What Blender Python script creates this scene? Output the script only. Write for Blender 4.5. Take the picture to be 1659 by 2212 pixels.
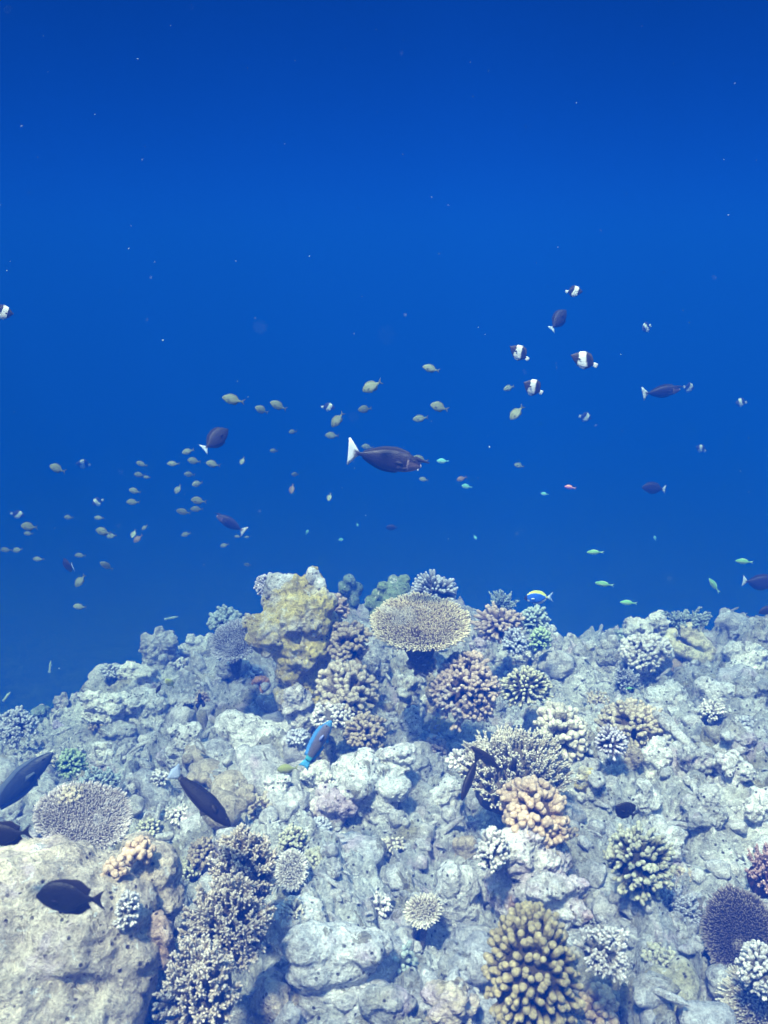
import bpy, math, random
import numpy as np
from mathutils import Vector, Matrix
R = math.radians
for o in list(bpy.data.objects): bpy.data.objects.remove(o)
S = bpy.context.scene
COL = S.collection

# ------------------------------------------------------------------ camera, water light, sun, exposure
PITCH = 15.0
FOC = 1106 / math.tan(R(29))
cd = bpy.data.cameras.new('camera'); cam = bpy.data.objects.new('camera', cd); COL.objects.link(cam)
cd.sensor_fit = 'VERTICAL'; cd.angle = R(58); cd.clip_start = 0.05; cd.clip_end = 400
cd.dof.use_dof = True; cd.dof.focus_distance = 3.8; cd.dof.aperture_fstop = 3.2
cam.location = (0, 0, 0); cam.rotation_euler = (R(90 - PITCH), 0, 0)
S.camera = cam
S.view_settings.view_transform = 'Standard'; S.view_settings.look = 'None'
S.view_settings.gamma = 1; S.view_settings.exposure = 1.75
SUN_EL, SUN_AZ = 62, -155      # azimuth: where the light comes from, clockwise from +Y (behind the camera's left shoulder)
sd = bpy.data.lights.new('sun', 'SUN'); sd.energy = 5.0; sd.angle = R(5); sd.color = (1, 0.97, 0.89)
sun = bpy.data.objects.new('sun', sd); COL.objects.link(sun)
_sv = Vector((math.sin(R(SUN_AZ)) * math.cos(R(SUN_EL)), math.cos(R(SUN_AZ)) * math.cos(R(SUN_EL)), math.sin(R(SUN_EL))))
sun.rotation_euler = _sv.to_track_quat('Z', 'Y').to_euler()

W = bpy.data.worlds.new('World'); S.world = W; W.use_nodes = True
nt = W.node_tree; nt.nodes.clear()
wo = nt.nodes.new('ShaderNodeOutputWorld'); bg = nt.nodes.new('ShaderNodeBackground')
sky = nt.nodes.new('ShaderNodeTexSky'); sky.sky_type = 'NISHITA'; sky.sun_disc = False
sky.sun_elevation = R(SUN_EL); sky.sun_rotation = R(SUN_AZ)
tc = nt.nodes.new('ShaderNodeTexCoord'); sx = nt.nodes.new('ShaderNodeSeparateXYZ')
mr = nt.nodes.new('ShaderNodeMapRange'); mr.inputs[1].default_value = -1; mr.inputs[2].default_value = 1
rp = nt.nodes.new('ShaderNodeValToRGB'); cr = rp.color_ramp
def wz(z): return (z + 1) / 2
cr.elements[0].position = wz(-1); cr.elements[0].color = (0.02, 0.14, 0.50, 1)
cr.elements[1].position = 1; cr.elements[1].color = (0.10, 0.45, 0.9, 1)
for z, c in ((-.45, (.02, .15, .52)), (-.2, (.003, .085, .45)), (0, (.0007, .062, .42)), (.3, (.0007, .036, .27)), (.6, (.01, .12, .5))):
    e = cr.elements.new(wz(z)); e.color = (*c, 1)
sc = nt.nodes.new('ShaderNodeVectorMath'); sc.operation = 'SCALE'; sc.inputs[3].default_value = 1.8
win = nt.nodes.new('ShaderNodeMapRange'); win.interpolation_type = 'SMOOTHSTEP'
win.inputs[1].default_value = 0.50; win.inputs[2].default_value = 0.66
mx = nt.nodes.new('ShaderNodeMix'); mx.data_type = 'RGBA'
L = nt.links.new
L(tc.outputs['Generated'], sx.inputs[0]); L(sx.outputs[2], mr.inputs[0]); L(mr.outputs[0], rp.inputs[0])
L(rp.outputs[0], sc.inputs[0]); L(sx.outputs[2], win.inputs[0]); L(win.outputs[0], mx.inputs[0])
tn = nt.nodes.new('ShaderNodeVectorMath'); tn.operation = 'MULTIPLY'; tn.inputs[1].default_value = (1.6, 2.2, 2.3); L(sky.outputs[0], tn.inputs[0])
L(sc.outputs[0], mx.inputs[6]); L(tn.outputs[0], mx.inputs[7]); L(mx.outputs[2], bg.inputs[0])
bg.inputs[1].default_value = 0.15; L(bg.outputs[0], wo.inputs[0])

# ------------------------------------------------------------------ helpers
CP, SP = math.cos(R(PITCH)), math.sin(R(PITCH))
def ray(px, py):
    a, b = (px - 829.5) / FOC, (1106 - py) / FOC
    return Vector((a, CP + b * SP, -SP + b * CP))
def at(px, py, d):            # point at forward distance d (metres) seen at a photo position
    return ray(px, py) * d
def atY(px, py, y):
    r = ray(px, py); return r * (y / r.y)

rng = np.random.RandomState(11)
_perm = rng.permutation(256); _perm = np.concatenate([_perm, _perm, _perm])
_g = rng.normal(size=(256, 3)); _g /= np.linalg.norm(_g, axis=1)[:, None]
def perlin(P):
    i = np.floor(P).astype(np.int64); f = P - i; i &= 255
    u = f * f * f * (f * (f * 6 - 15) + 10)
    out = np.zeros(len(P))
    for dx in (0, 1):
        for dy in (0, 1):
            for dz in (0, 1):
                h = _perm[_perm[_perm[(i[:, 0] + dx) & 255] + ((i[:, 1] + dy) & 255)] + ((i[:, 2] + dz) & 255)]
                g = _g[h]
                d = (f[:, 0] - dx) * g[:, 0] + (f[:, 1] - dy) * g[:, 1] + (f[:, 2] - dz) * g[:, 2]
                out += d * np.where(dx, u[:, 0], 1 - u[:, 0]) * np.where(dy, u[:, 1], 1 - u[:, 1]) * np.where(dz, u[:, 2], 1 - u[:, 2])
    return out
def fbm(P, o=4, lac=2.1, gain=.5):
    s = 0; a = 1
    for k in range(o): s = s + a * perlin(P * lac ** k + 17.3 * k); a *= gain
    return s
_c = rng.rand(256, 4)
def knobs(P, lo=.35, hi=.75):   # rounded bumps: domes of random radius, one per cell
    i = np.floor(P).astype(np.int64); f = P - i; out = np.zeros(len(P))
    for dx in (-1, 0, 1):
        for dy in (-1, 0, 1):
            for dz in (-1, 0, 1):
                h = _perm[_perm[_perm[(i[:, 0] + dx) & 255] + ((i[:, 1] + dy) & 255)] + ((i[:, 2] + dz) & 255)]
                c = _c[h]; d2 = (c[:, 0] + dx - f[:, 0]) ** 2 + (c[:, 1] + dy - f[:, 1]) ** 2 + (c[:, 2] + dz - f[:, 2]) ** 2
                r = lo + (hi - lo) * c[:, 3]
                out = np.maximum(out, np.sqrt(np.maximum(r * r - d2, 0)))
    return out

def mesh_np(name, V, F, mat=None, parent=None, smooth=True, attrs=None, F3=None):
    """V (N,3), F (M,4) quads, F3 (K,3) triangles -> one mesh object"""
    me = bpy.data.meshes.new(name)
    V = np.asarray(V, dtype=np.float32); F = np.asarray(F if F is not None else np.zeros((0, 4)), dtype=np.int32).reshape(-1, 4)
    F3 = np.asarray(F3 if F3 is not None else np.zeros((0, 3)), dtype=np.int32).reshape(-1, 3)
    me.vertices.add(len(V)); me.vertices.foreach_set('co', V.ravel())
    me.loops.add(F.size + F3.size); me.loops.foreach_set('vertex_index', np.concatenate([F.ravel(), F3.ravel()]))
    n = len(F) + len(F3); me.polygons.add(n)
    st = np.concatenate([np.arange(len(F)) * 4, F.size + np.arange(len(F3)) * 3]).astype(np.int32)
    me.polygons.foreach_set('loop_start', st)
    me.polygons.foreach_set('use_smooth', np.full(n, smooth))
    me.update(calc_edges=True); me.validate()
    if attrs:
        for k, v in attrs.items():
            v = np.asarray(v, dtype=np.float32)
            if v.ndim == 1:
                a = me.attributes.new(k, 'FLOAT', 'POINT'); a.data.foreach_set('value', v)
            else:
                a = me.attributes.new(k, 'FLOAT_COLOR', 'POINT')
                if v.shape[1] == 3: v = np.concatenate([v, np.ones((len(v), 1), np.float32)], 1)
                a.data.foreach_set('color', v.ravel())
    if mat: me.materials.append(mat)
    o = bpy.data.objects.new(name, me); COL.objects.link(o)
    if parent: o.parent = parent
    return o
def tag(o, label=None, cat=None, group=None, kind=None):
    if label: o['label'] = label
    if cat: o['category'] = cat
    if group: o['group'] = group
    if kind: o['kind'] = kind
    return o
def empty(name, loc, rot=None):
    o = bpy.data.objects.new(name, None); COL.objects.link(o); o.location = loc; o.empty_display_size = .05
    if rot is not None: o.rotation_mode = 'QUATERNION'; o.rotation_quaternion = rot
    return o

# ------------------------------------------------------------------ materials
def N(nt, t, **kw):
    n = nt.nodes.new(t)
    for k, v in kw.items(): setattr(n, k, v)
    return n
def newmat(name, rough=.85, spec=.2):
    m = bpy.data.materials.new(name); m.use_nodes = True; t = m.node_tree
    b = t.nodes['Principled BSDF']; b.inputs['Roughness'].default_value = rough
    b.inputs['Specular IOR Level'].default_value = spec
    return m, t, b
def ramp(t, fac, stops):
    r = N(t, 'ShaderNodeValToRGB'); e = r.color_ramp.elements
    e[0].position, e[0].color = stops[0][0], (*stops[0][1], 1)
    e[1].position, e[1].color = stops[-1][0], (*stops[-1][1], 1)
    for p, c in stops[1:-1]: q = e.new(p); q.color = (*c, 1)
    t.links.new(fac, r.inputs[0]); return r.outputs[0]
def mix(t, fac, a, b, mode='MIX'):
    m = N(t, 'ShaderNodeMix', data_type='RGBA', blend_type=mode)
    for i, v in ((0, fac), (6, a), (7, b)):
        if isinstance(v, (int, float)): m.inputs[i].default_value = v
        elif isinstance(v, tuple): m.inputs[i].default_value = (*v, 1)
        else: t.links.new(v, m.inputs[i])
    return m.outputs[2]
def noise(t, vec, scale, detail=4, rough=.6, dist=0):
    n = N(t, 'ShaderNodeTexNoise'); n.inputs['Scale'].default_value = scale; n.inputs['Detail'].default_value = detail
    n.inputs['Roughness'].default_value = rough; n.inputs['Distortion'].default_value = dist
    t.links.new(vec, n.inputs['Vector']); return n.outputs[0]
def voro(t, vec, scale, feature='F1', rnd=1):
    n = N(t, 'ShaderNodeTexVoronoi', feature=feature); n.inputs['Scale'].default_value = scale
    n.inputs['Randomness'].default_value = rnd; t.links.new(vec, n.inputs['Vector']); return n.outputs['Distance']
def mrange(t, v, a, b, c=0, d=1):
    n = N(t, 'ShaderNodeMapRange'); t.links.new(v, n.inputs[0])
    for i, x in zip((1, 2, 3, 4), (a, b, c, d)): n.inputs[i].default_value = x
    return n.outputs[0]
def bump(t, b, h, dist, strength=1, prev=None):
    n = N(t, 'ShaderNodeBump'); n.inputs['Distance'].default_value = dist; n.inputs['Strength'].default_value = strength
    t.links.new(h, n.inputs['Height'])
    if prev: t.links.new(prev, n.inputs['Normal'])
    t.links.new(n.outputs[0], b.inputs['Normal']); return n.outputs[0]
_mats = {}
def rock_mat(pale=(.62, .60, .57), dark=(.25, .25, .24), algae=(.26, .23, .12), pink=(.54, .44, .50), f_algae=.25, f_pink=.25, pits=1.0, orange=0, f_pale=.5):
    key = ('rock', pale, dark, algae, pink, f_algae, f_pink, pits, orange, f_pale)
    if key in _mats: return _mats[key]
    m, t, b = newmat('reef_rock', .95, .08)
    g = N(t, 'ShaderNodeNewGeometry').outputs['Position']
    n1 = noise(t, g, 7, 6, .7); n2 = noise(t, g, 2.2, 5, .6, .6); n3 = noise(t, g, 34, 5, .75); n4 = noise(t, g, 4.3, 6, .65, .3)
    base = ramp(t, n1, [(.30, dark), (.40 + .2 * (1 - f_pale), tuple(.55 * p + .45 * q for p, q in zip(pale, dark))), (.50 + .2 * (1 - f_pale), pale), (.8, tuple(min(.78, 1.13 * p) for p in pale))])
    base = mix(t, mrange(t, n2, .62 - .3 * f_algae, .74 - .3 * f_algae, 0, .85), base, algae)
    base = mix(t, mrange(t, n4, .66 - .3 * f_pink, .76 - .3 * f_pink, 0, .75), base, pink)
    n6 = noise(t, g, 11, 5, .7, .8); base = mix(t, mrange(t, n6, .60, .64, 0, .75), base, tuple(.55 * x for x in algae)); n7 = noise(t, g, 15.5, 4, .6, 1.2); base = mix(t, mrange(t, n7, .62, .65, 0, .7), base, (.74, .74, .70))
    fine = mrange(t, n3, .33, .56, .55, 1.12)
    base = mix(t, 1.0, base, fine, 'MULTIPLY')
    n5 = noise(t, g, 120, 3, .7)
    base = mix(t, 1.0, base, mrange(t, n5, .35, .6, .75, 1.1), 'MULTIPLY')
    if orange: base = mix(t, mrange(t, noise(t, g, 5.7, 3, .5), .6, .68, 0, orange), base, (.5, .22, .06))
    if pits:
        v = voro(t, g, 36); pm = mrange(t, v, .12, .22, .16, 1)
        gate = mrange(t, noise(t, g, 6.1, 2, .5), .38, .5, 1, 0)
        mg = N(t, 'ShaderNodeMath', operation='MAXIMUM'); t.links.new(pm, mg.inputs[0]); t.links.new(gate, mg.inputs[1])
        base = mix(t, 1.0, base, mg.outputs[0], 'MULTIPLY')
    t.links.new(base, b.inputs['Base Color'])
    p = bump(t, b, n3, .03, 1.0); p = bump(t, b, n5, .006, .8, p)
    if pits: bump(t, b, mg.outputs[0], .012, .8, p)
    _mats[key] = m; return m
def coral_mat(base, tip, t0=.55, t1=.95, var=.25, polyps=110, rough=.8):
    key = ('coral', base, tip, t0, t1, var, polyps)
    if key in _mats: return _mats[key]
    m, t, b = newmat('coral_skin', rough, .15)
    g = N(t, 'ShaderNodeNewGeometry').outputs['Position']
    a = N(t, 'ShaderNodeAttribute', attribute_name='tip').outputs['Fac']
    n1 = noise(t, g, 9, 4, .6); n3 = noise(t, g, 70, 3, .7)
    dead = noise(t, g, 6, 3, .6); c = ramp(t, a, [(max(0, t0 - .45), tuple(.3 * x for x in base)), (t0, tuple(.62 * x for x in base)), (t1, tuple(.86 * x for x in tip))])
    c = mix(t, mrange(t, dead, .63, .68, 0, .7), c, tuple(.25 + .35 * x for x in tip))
    c = mix(t, 1.0, c, mrange(t, n1, .3, .7, 1 - var, 1 + var), 'MULTIPLY')
    v = voro(t, g, polyps)
    c = mix(t, 1.0, c, mrange(t, v, .1, .5, 1.12, .78), 'MULTIPLY')
    t.links.new(c, b.inputs['Base Color'])
    p = bump(t, b, v, .006, .6); bump(t, b, n3, .006, .6, p)
    _mats[key] = m; return m

# ------------------------------------------------------------------ reef floor
CT = [(-100,2212,2.0),(400,2212,2.0),(829,2212,1.95),(1300,2212,1.95),(1750,2212,2.0),
 (-50,2010,2.4),(400,2000,2.35),(829,2000,2.3),(1250,2000,2.3),(1700,2000,2.3),
 (60,1765,3.6),(400,1800,2.95),(829,1800,2.85),(1250,1800,2.8),(1700,1800,2.75),
 (-50,1700,4.3),(150,1660,4.3),(400,1645,3.75),(829,1645,3.4),(1250,1640,3.4),(1700,1640,3.3),
 (100,1560,5.2),(300,1510,4.9),(500,1490,4.6),(829,1530,4.0),(1200,1510,4.2),(1450,1505,4.2),(1700,1500,4.2),
 (-60,1600,5.7),(130,1530,5.7),(300,1440,5.8),(480,1390,5.6),(650,1350,5.3),(850,1340,5.5),(1020,1345,5.8),(1180,1385,6.0),(1270,1408,6.2),(1400,1365,5.7),(1560,1355,5.6),(1720,1385,5.5)]
cp = [tuple(atY(*c)) for c in CT]
for x in (-5, -2.5, 0, 2.5, 5): cp += [(x, 8.2, -3.9 + .08 * x), (x, 10.5, -5.8)]
cp += [(-4.6, 4, -4.4), (-4.6, 1.5, -4.2), (-3.4, 6.6, -4.4), (4.6, 4, -2.7), (4.6, 1, -2.3), (0, 0, -2.0), (-2, 0, -2.4), (2, 0, -2), (0, -2.5, -2.6), (-4, -2.5, -4), (4, -2.5, -3)]
cp = np.array(cp)
def _phi(r): return r * r * np.log(r + 1e-9)
_d = np.linalg.norm(cp[:, None, :2] - cp[None, :, :2], axis=2)
n = len(cp); A = np.zeros((n + 3, n + 3)); A[:n, :n] = _phi(_d) + np.eye(n) * .01; A[:n, n] = 1; A[:n, n+1:] = cp[:, :2]; A[n:, :n] = A[:n, n:].T
_w = np.linalg.solve(A, np.concatenate([cp[:, 2], [0, 0, 0]]))
def base_z(x, y):
    out = np.full(x.shape, _w[n]) + _w[n+1] * x + _w[n+2] * y
    for k in range(n): out += _w[k] * _phi(np.hypot(x - cp[k, 0], y - cp[k, 1]))
    r = np.hypot(x, y - 3); k = np.clip((r - 5) / 6, 0, 1); k = k * k * (3 - 2 * k)
    return out * (1 - k) + (-10) * k
ang = np.concatenate([np.linspace(-180, -52, 40)[:-1], np.linspace(-52, 52, 960), np.linspace(52, 180, 40)[1:]])
rad = np.concatenate([[.02, .2, .4, .6], np.geomspace(.9, 8.5, 1000), np.geomspace(8.6, 150, 90)])
Ag, Rg = np.meshgrid(np.radians(ang), rad)
x = (Rg * np.sin(Ag)).ravel(); y = (Rg * np.cos(Ag)).ravel()
z = base_z(x, y)
P = np.stack([x, y, z], 1); r_ = np.hypot(x, y)
amp = np.clip((11 - r_) / 3, .25, 1); fine = (r_ < 9) & (np.abs(np.tile(np.radians(ang), len(rad))) < R(53))
wq = np.stack([fbm(P * 1.3 + 5, 3), fbm(P * 1.3 + 50, 3), fbm(P * 1.3 + 90, 3)], 1)
Q = P + wq * .25
h = .20 * fbm(Q * 1.1, 3) * amp
idx = np.where(fine)[0]; q = Q[idx]
h2 = .17 * knobs(q * 2.4, .35, .75) + .12 * knobs(q * 5.3 + 9, .25, .7) * (.7 + perlin(q * 2 + 40)) + .075 * knobs(q * 11 + 31, .2, .65) + .042 * knobs(q * 23 + 3, .2, .65) + .018 * knobs(q * 48 + 3, .2, .65)
h2 += .05 * fbm(q * 9, 4, gain=.6)
h[idx] += h2 - .12
P[:, 2] += h
# sideways push gives small overhangs
lat = np.stack([fbm(q * 4.5 + 70, 3), fbm(q * 4.5 + 130, 3)], 1) * .05
P[idx, 0] += lat[:, 0]; P[idx, 1] += lat[:, 1]
na, nr = len(ang), len(rad)
I = (np.arange(nr - 1)[:, None] * na + np.arange(na - 1)[None]).ravel()
F = np.stack([I, I + 1, I + na + 1, I + na], 1)[:, ::-1]
MR = rock_mat(pale=(.60, .61, .58), dark=(.27, .27, .25), f_algae=.38, f_pink=.25, f_pale=.45)
reef = mesh_np('reef_ground', P, F, MR); tag(reef, kind='structure')

def hit(px, py, reach=12):
    bpy.context.view_layer.update()
    d = ray(px, py).normalized()
    ok, loc, nor, _, ob, _ = S.ray_cast(bpy.context.evaluated_depsgraph_get(), Vector((0, 0, 0)), d, distance=reach)
    if not ok: loc = atY(px, py, 6.0); nor = Vector((0, 0, 1))
    return loc, nor

# ------------------------------------------------------------------ boulders grown from lumps
import bmesh
def ico(sub):
    bm = bmesh.new(); bmesh.ops.create_icosphere(bm, subdivisions=sub, radius=1)
    V = np.array([v.co[:] for v in bm.verts]); F = np.array([[v.index for v in f.verts] for f in bm.faces]); bm.free()
    return V, F
ICO = {k: ico(k) for k in (2, 3, 4)}
def remesh(lumps, vox, smooth=2):
    """lumps: (centre, radii3) -> one skin over all of them"""
    V0, F0 = ICO[3]; Vs, Fs, o = [], [], 0
    for c, r in lumps:
        Vs.append(V0 * np.asarray(r) + np.asarray(c)); Fs.append(F0 + o); o += len(V0)
    ob = mesh_np('tmp', np.concatenate(Vs), None, F3=np.concatenate(Fs))
    md = ob.modifiers.new('r', 'REMESH'); md.mode = 'VOXEL'; md.voxel_size = vox
    if smooth: q = ob.modifiers.new('s', 'SMOOTH'); q.iterations = smooth; q.factor = .6
    dg = bpy.context.evaluated_depsgraph_get(); e = ob.evaluated_get(dg); me = e.to_mesh()
    V = np.empty(len(me.vertices) * 3); me.vertices.foreach_get('co', V); V = V.reshape(-1, 3)
    Nn = np.empty(len(me.vertices) * 3); me.vertices.foreach_get('normal', Nn); Nn = Nn.reshape(-1, 3)
    li = np.empty(len(me.loops), dtype=np.int32); me.loops.foreach_get('vertex_index', li)
    F = li.reshape(-1, 4) if len(li) == 4 * len(me.polygons) else None
    F3 = None
    if F is None:
        q = [tuple(p.vertices) for p in me.polygons]; F = [p for p in q if len(p) == 4]; F3 = [p for p in q if len(p) == 3]
    e.to_mesh_clear(); m = ob.data; bpy.data.objects.remove(ob); bpy.data.meshes.remove(m)
    return V, Nn, F, F3
def rough_up(V, Nn, size, k=1.0, knob=1.0, pit=0, seed=0):
    W_ = V + seed * 3.7
    d = .16 * size * fbm(W_ / size * 1.3, 4, gain=.55) * k
    d += knob * (.20 * size * (knobs(W_ / size * 2.1, .2, .7) - .3) + .09 * size * (knobs(W_ / size * 5 + 5, .2, .7) - .3) + .045 * size * knobs(W_ / size * 11 + 5, .2, .7)) + min(knob + .25, 1) * .02 * size * knobs(W_ / size * 24 + 9, .2, .7)
    d += .014 * fbm(W_ * 22, 4, gain=.6) * k
    if pit: d -= pit * .03 * np.clip(knobs(W_ * 7 + 3, .1, .34) / .25, 0, 1) ** .5
    return V + Nn * d[:, None]
CAMF = Vector((0, CP, -SP))
def depth_of(p): return p.dot(CAMF)
def rock(label, px, py, w, h, mat, seed=1, n=8, k=1.0, knob=1.0, pit=0, dd=0, vox=None, cat='rock', lumps=None, depth=None, name='reef_rock', group=None, smooth=2, deep=1.0, follow=0):
    rs = np.random.RandomState(seed)
    if depth is None:
        loc, _ = hit(px, py + h * .08); depth = depth_of(loc) + dd - .16 * w / FOC * depth_of(loc)
    s = depth / FOC; c = np.array(at(px, py, depth)); a, b = w / 2 * s, h / 2 * s
    L_ = []
    if lumps:
        sl = 0
        if follow:
            hs = [(l[1] - py, depth_of(hit(l[0], l[1])[0])) for l in lumps]; sl, ic = np.polyfit([a_[0] for a_ in hs], [a_[1] for a_ in hs], 1); depth = ic - follow * s; c = np.array(at(px, py, depth)); print('slope', sl, depth, label, [round(float(a_[1]), 2) for a_ in hs])
        for l in lumps:
            q = np.array(at(l[0], l[1], depth + sl * (l[1] - py) + (l[3] * s if len(l) > 3 else 0))) - c
            r = l[2] * s; L_.append((q, np.array(l[4]) * r if len(l) > 4 else (r, r, r)))
    else:
        L_.append(((0, 0, -.1 * b), (.62 * a, .6 * (a + b) / 2 * deep, .7 * b)))
        for i in range(n):
            t = rs.uniform(0, 2 * math.pi); rr = rs.uniform(.3, .62)
            L_.append(((a * rr * math.cos(t), rs.uniform(-.45, .35) * (a + b) / 2 * deep, b * rr * math.sin(t)),
                       (a * rs.uniform(.28, .5), (a + b) / 2 * rs.uniform(.3, .5) * deep, b * rs.uniform(.28, .5))))
        L_.append(((0, .1 * b, -b * 1.0), (.8 * a, .75 * (a + b) / 2, .8 * b)))
    size = (a * b) ** .5
    V, Nn, F, F3 = remesh(L_, vox or max(size / 36, .0042), smooth)
    V = rough_up(V, Nn, size, k, knob, pit, seed)
    o = mesh_np(name, V, F, mat, F3=F3); o.location = c
    tag(o, label, cat, group); return o

WHITE = rock_mat(pale=(.80, .79, .75), dark=(.46, .45, .43), f_algae=.1, f_pink=.2, f_pale=.85)
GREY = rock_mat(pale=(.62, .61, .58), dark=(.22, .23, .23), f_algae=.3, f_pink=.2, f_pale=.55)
TAN = rock_mat(pale=(.72, .62, .48), dark=(.36, .31, .25), algae=(.33, .28, .14), f_algae=.4, f_pink=.35, f_pale=.6)
PINK = rock_mat(pale=(.76, .73, .69), dark=(.30, .28, .26), algae=(.36, .32, .12), pink=(.60, .47, .54), f_algae=.35, f_pink=.6, f_pale=.7, orange=.5)
YEL = rock_mat(pale=(.72, .60, .20), dark=(.34, .27, .12), algae=(.50, .40, .10), pink=(.68, .65, .58), f_algae=.4, f_pink=.6, f_pale=.65)
TEAL = rock_mat(pale=(.34, .42, .38), dark=(.12, .17, .16), algae=(.2, .27, .14), f_algae=.5, f_pink=0, f_pale=.4)
SAND = rock_mat(pale=(.58, .55, .44), dark=(.40, .37, .28), algae=(.40, .37, .22), f_algae=.4, f_pink=0, f_pale=.7, pits=.5)

# yellow-brown rock, with its arm to the left
rock('tall mustard yellow and white knobbly rock on the crest left of the big table coral', 635, 1345, 170, 230, YEL, 3, depth=4.35, name='yellow_rock',
     lumps=[(640,1290,48,0),(675,1262,32,10),(690,1300,34,-5),(600,1300,36,0),(590,1280,28,20),(676,1240,17,12),(650,1340,62,-20),(585,1360,44,-30),(545,1340,24,-20),(560,1380,28,-35),(580,1400,20,-40),(650,1400,62,-10),(690,1400,38,5),(640,1440,44,0),(672,1450,46,15),(655,1510,60,30),(700,1350,32,20)], k=1.2, knob=.55, pit=.8, vox=.008)
cap = rock('', 680, 1250, 60, 40, WHITE, 4, depth=4.33, name='pale_cap', lumps=[(675,1243,17,0),(690,1262,15,0),(697,1285,12,-4),(600,1262,26,0),(622,1258,20,4),(585,1275,18,6)], k=.9, knob=.6, vox=.008)
for k_ in list(cap.keys()): del cap[k_]
yr = [o for o in COL.objects if o.name == 'yellow_rock'][0]; cap.location = Vector(cap.location) - Vector(yr.location); cap.parent = yr
rock('far teal pointed rock between the yellow rock and the greenish lumps', 752, 1275, 66, 80, TEAL, 5, depth=5.9, k=.8, knob=.4)
rock('pale greenish rock with round lumps behind the big table coral', 848, 1275, 96, 100, TEAL, 6, depth=5.1, knob=.4,
     lumps=[(850,1256,16,0),(872,1252,14,5),(855,1285,36,0),(828,1268,15,-12),(815,1285,16,-5),(805,1300,18,-4),(842,1300,18,-22),(870,1275,15,-16),(872,1320,34,0),(830,1330,34,0),(905,1280,13,-10)], k=.5)
CREAM = rock_mat(pale=(.76, .69, .48), dark=(.58, .51, .34), algae=(.45, .40, .24), f_algae=.2, f_pink=0, f_pale=.8, pits=0)
rock('smooth cream coral head with folded fat ridges on the right crest', 1490, 1398, 108, 86, CREAM, 7, name='lobed_coral', cat='coral', k=.1, knob=.0, depth=depth_of(hit(1490, 1425)[0]) - .12, smooth=3,
     lumps=[(1452,1368,13,-10),(1446,1384,14,-12),(1456,1398,14,-16),(1472,1404,15,-20),(1488,1410,15,-22),(1502,1418,15,-22),(1512,1422,15,-18),
            (1476,1358,12,0),(1490,1356,13,0),(1502,1364,12,-2),(1510,1374,12,-4),(1516,1386,13,-8),(1526,1394,13,-10),(1534,1406,13,-8),(1530,1420,13,-8),
            (1480,1370,11,-2),(1492,1382,9,-5),(1502,1390,9,-8),(1485,1420,36,44),(1500,1440,34,44),(1468,1400,24,26)], vox=.006)
ob_tan = rock_mat(pale=(.52, .45, .33), dark=(.30, .25, .17), algae=(.30, .26, .16), f_algae=.3, f_pink=0, f_pale=.7, pits=0)
kl = []
_r = random.Random(4)
for (x_, y_, r__) in [(402,1604,16),(425,1600,17),(437,1605,14),(412,1620,17),(440,1625,13),(432,1640,15),(455,1640,12),(470,1640,11),(405,1640,15),(420,1660,15),(442,1656,14),(415,1680,14),(440,1680,15),(460,1668,13),(478,1662,15),(492,1656,13),(462,1690,17),(485,1690,15),(508,1680,15),(528,1690,14),(500,1710,16),(525,1715,16),(470,1715,15),(490,1740,17),(520,1740,16),(540,1725,13),(540,1705,12)]:
    kl.append((x_, y_, r__ * .95, -13 + _r.uniform(-7, 7)))
rock('tan brown knobby coral mound with rounded lobes left of centre under the pale boulder', 470, 1680, 160, 180, ob_tan, 8, name='knobby_coral', cat='coral', k=.12, knob=0, smooth=2,
     follow=60, lumps=kl + [(425,1640,36,26),(412,1610,26,16),(450,1680,44,34),(500,1710,46,36),(480,1750,40,36)], vox=.0042)

rock('broad pale tan boulder full of holes filling the bottom left corner', 170, 2010, 380, 360, TAN, 63, depth=2.3, k=1.0, knob=.24, pit=.6, vox=.010,
     lumps=[(40,2110,230,40,(1,1.1,.8)),(170,2140,170,20,(1,1.1,.9)),(190,1985,150,40,(1,1.2,.8)),(40,1950,150,70,(1,1.2,.75)),(240,2060,110,10),(110,1880,90,70,(1.2,1.2,.6))])
rock('rounded pale tan boulder lobe right of the small orange knobs', 330, 1905, 120, 180, TAN, 64, depth=2.45, k=.6, knob=.25, pit=.8, lumps=[(330,1880,62,10),(300,1840,44,24),(345,1940,54,6),(335,1990,44,0),(320,1920,60,20)])
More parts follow.
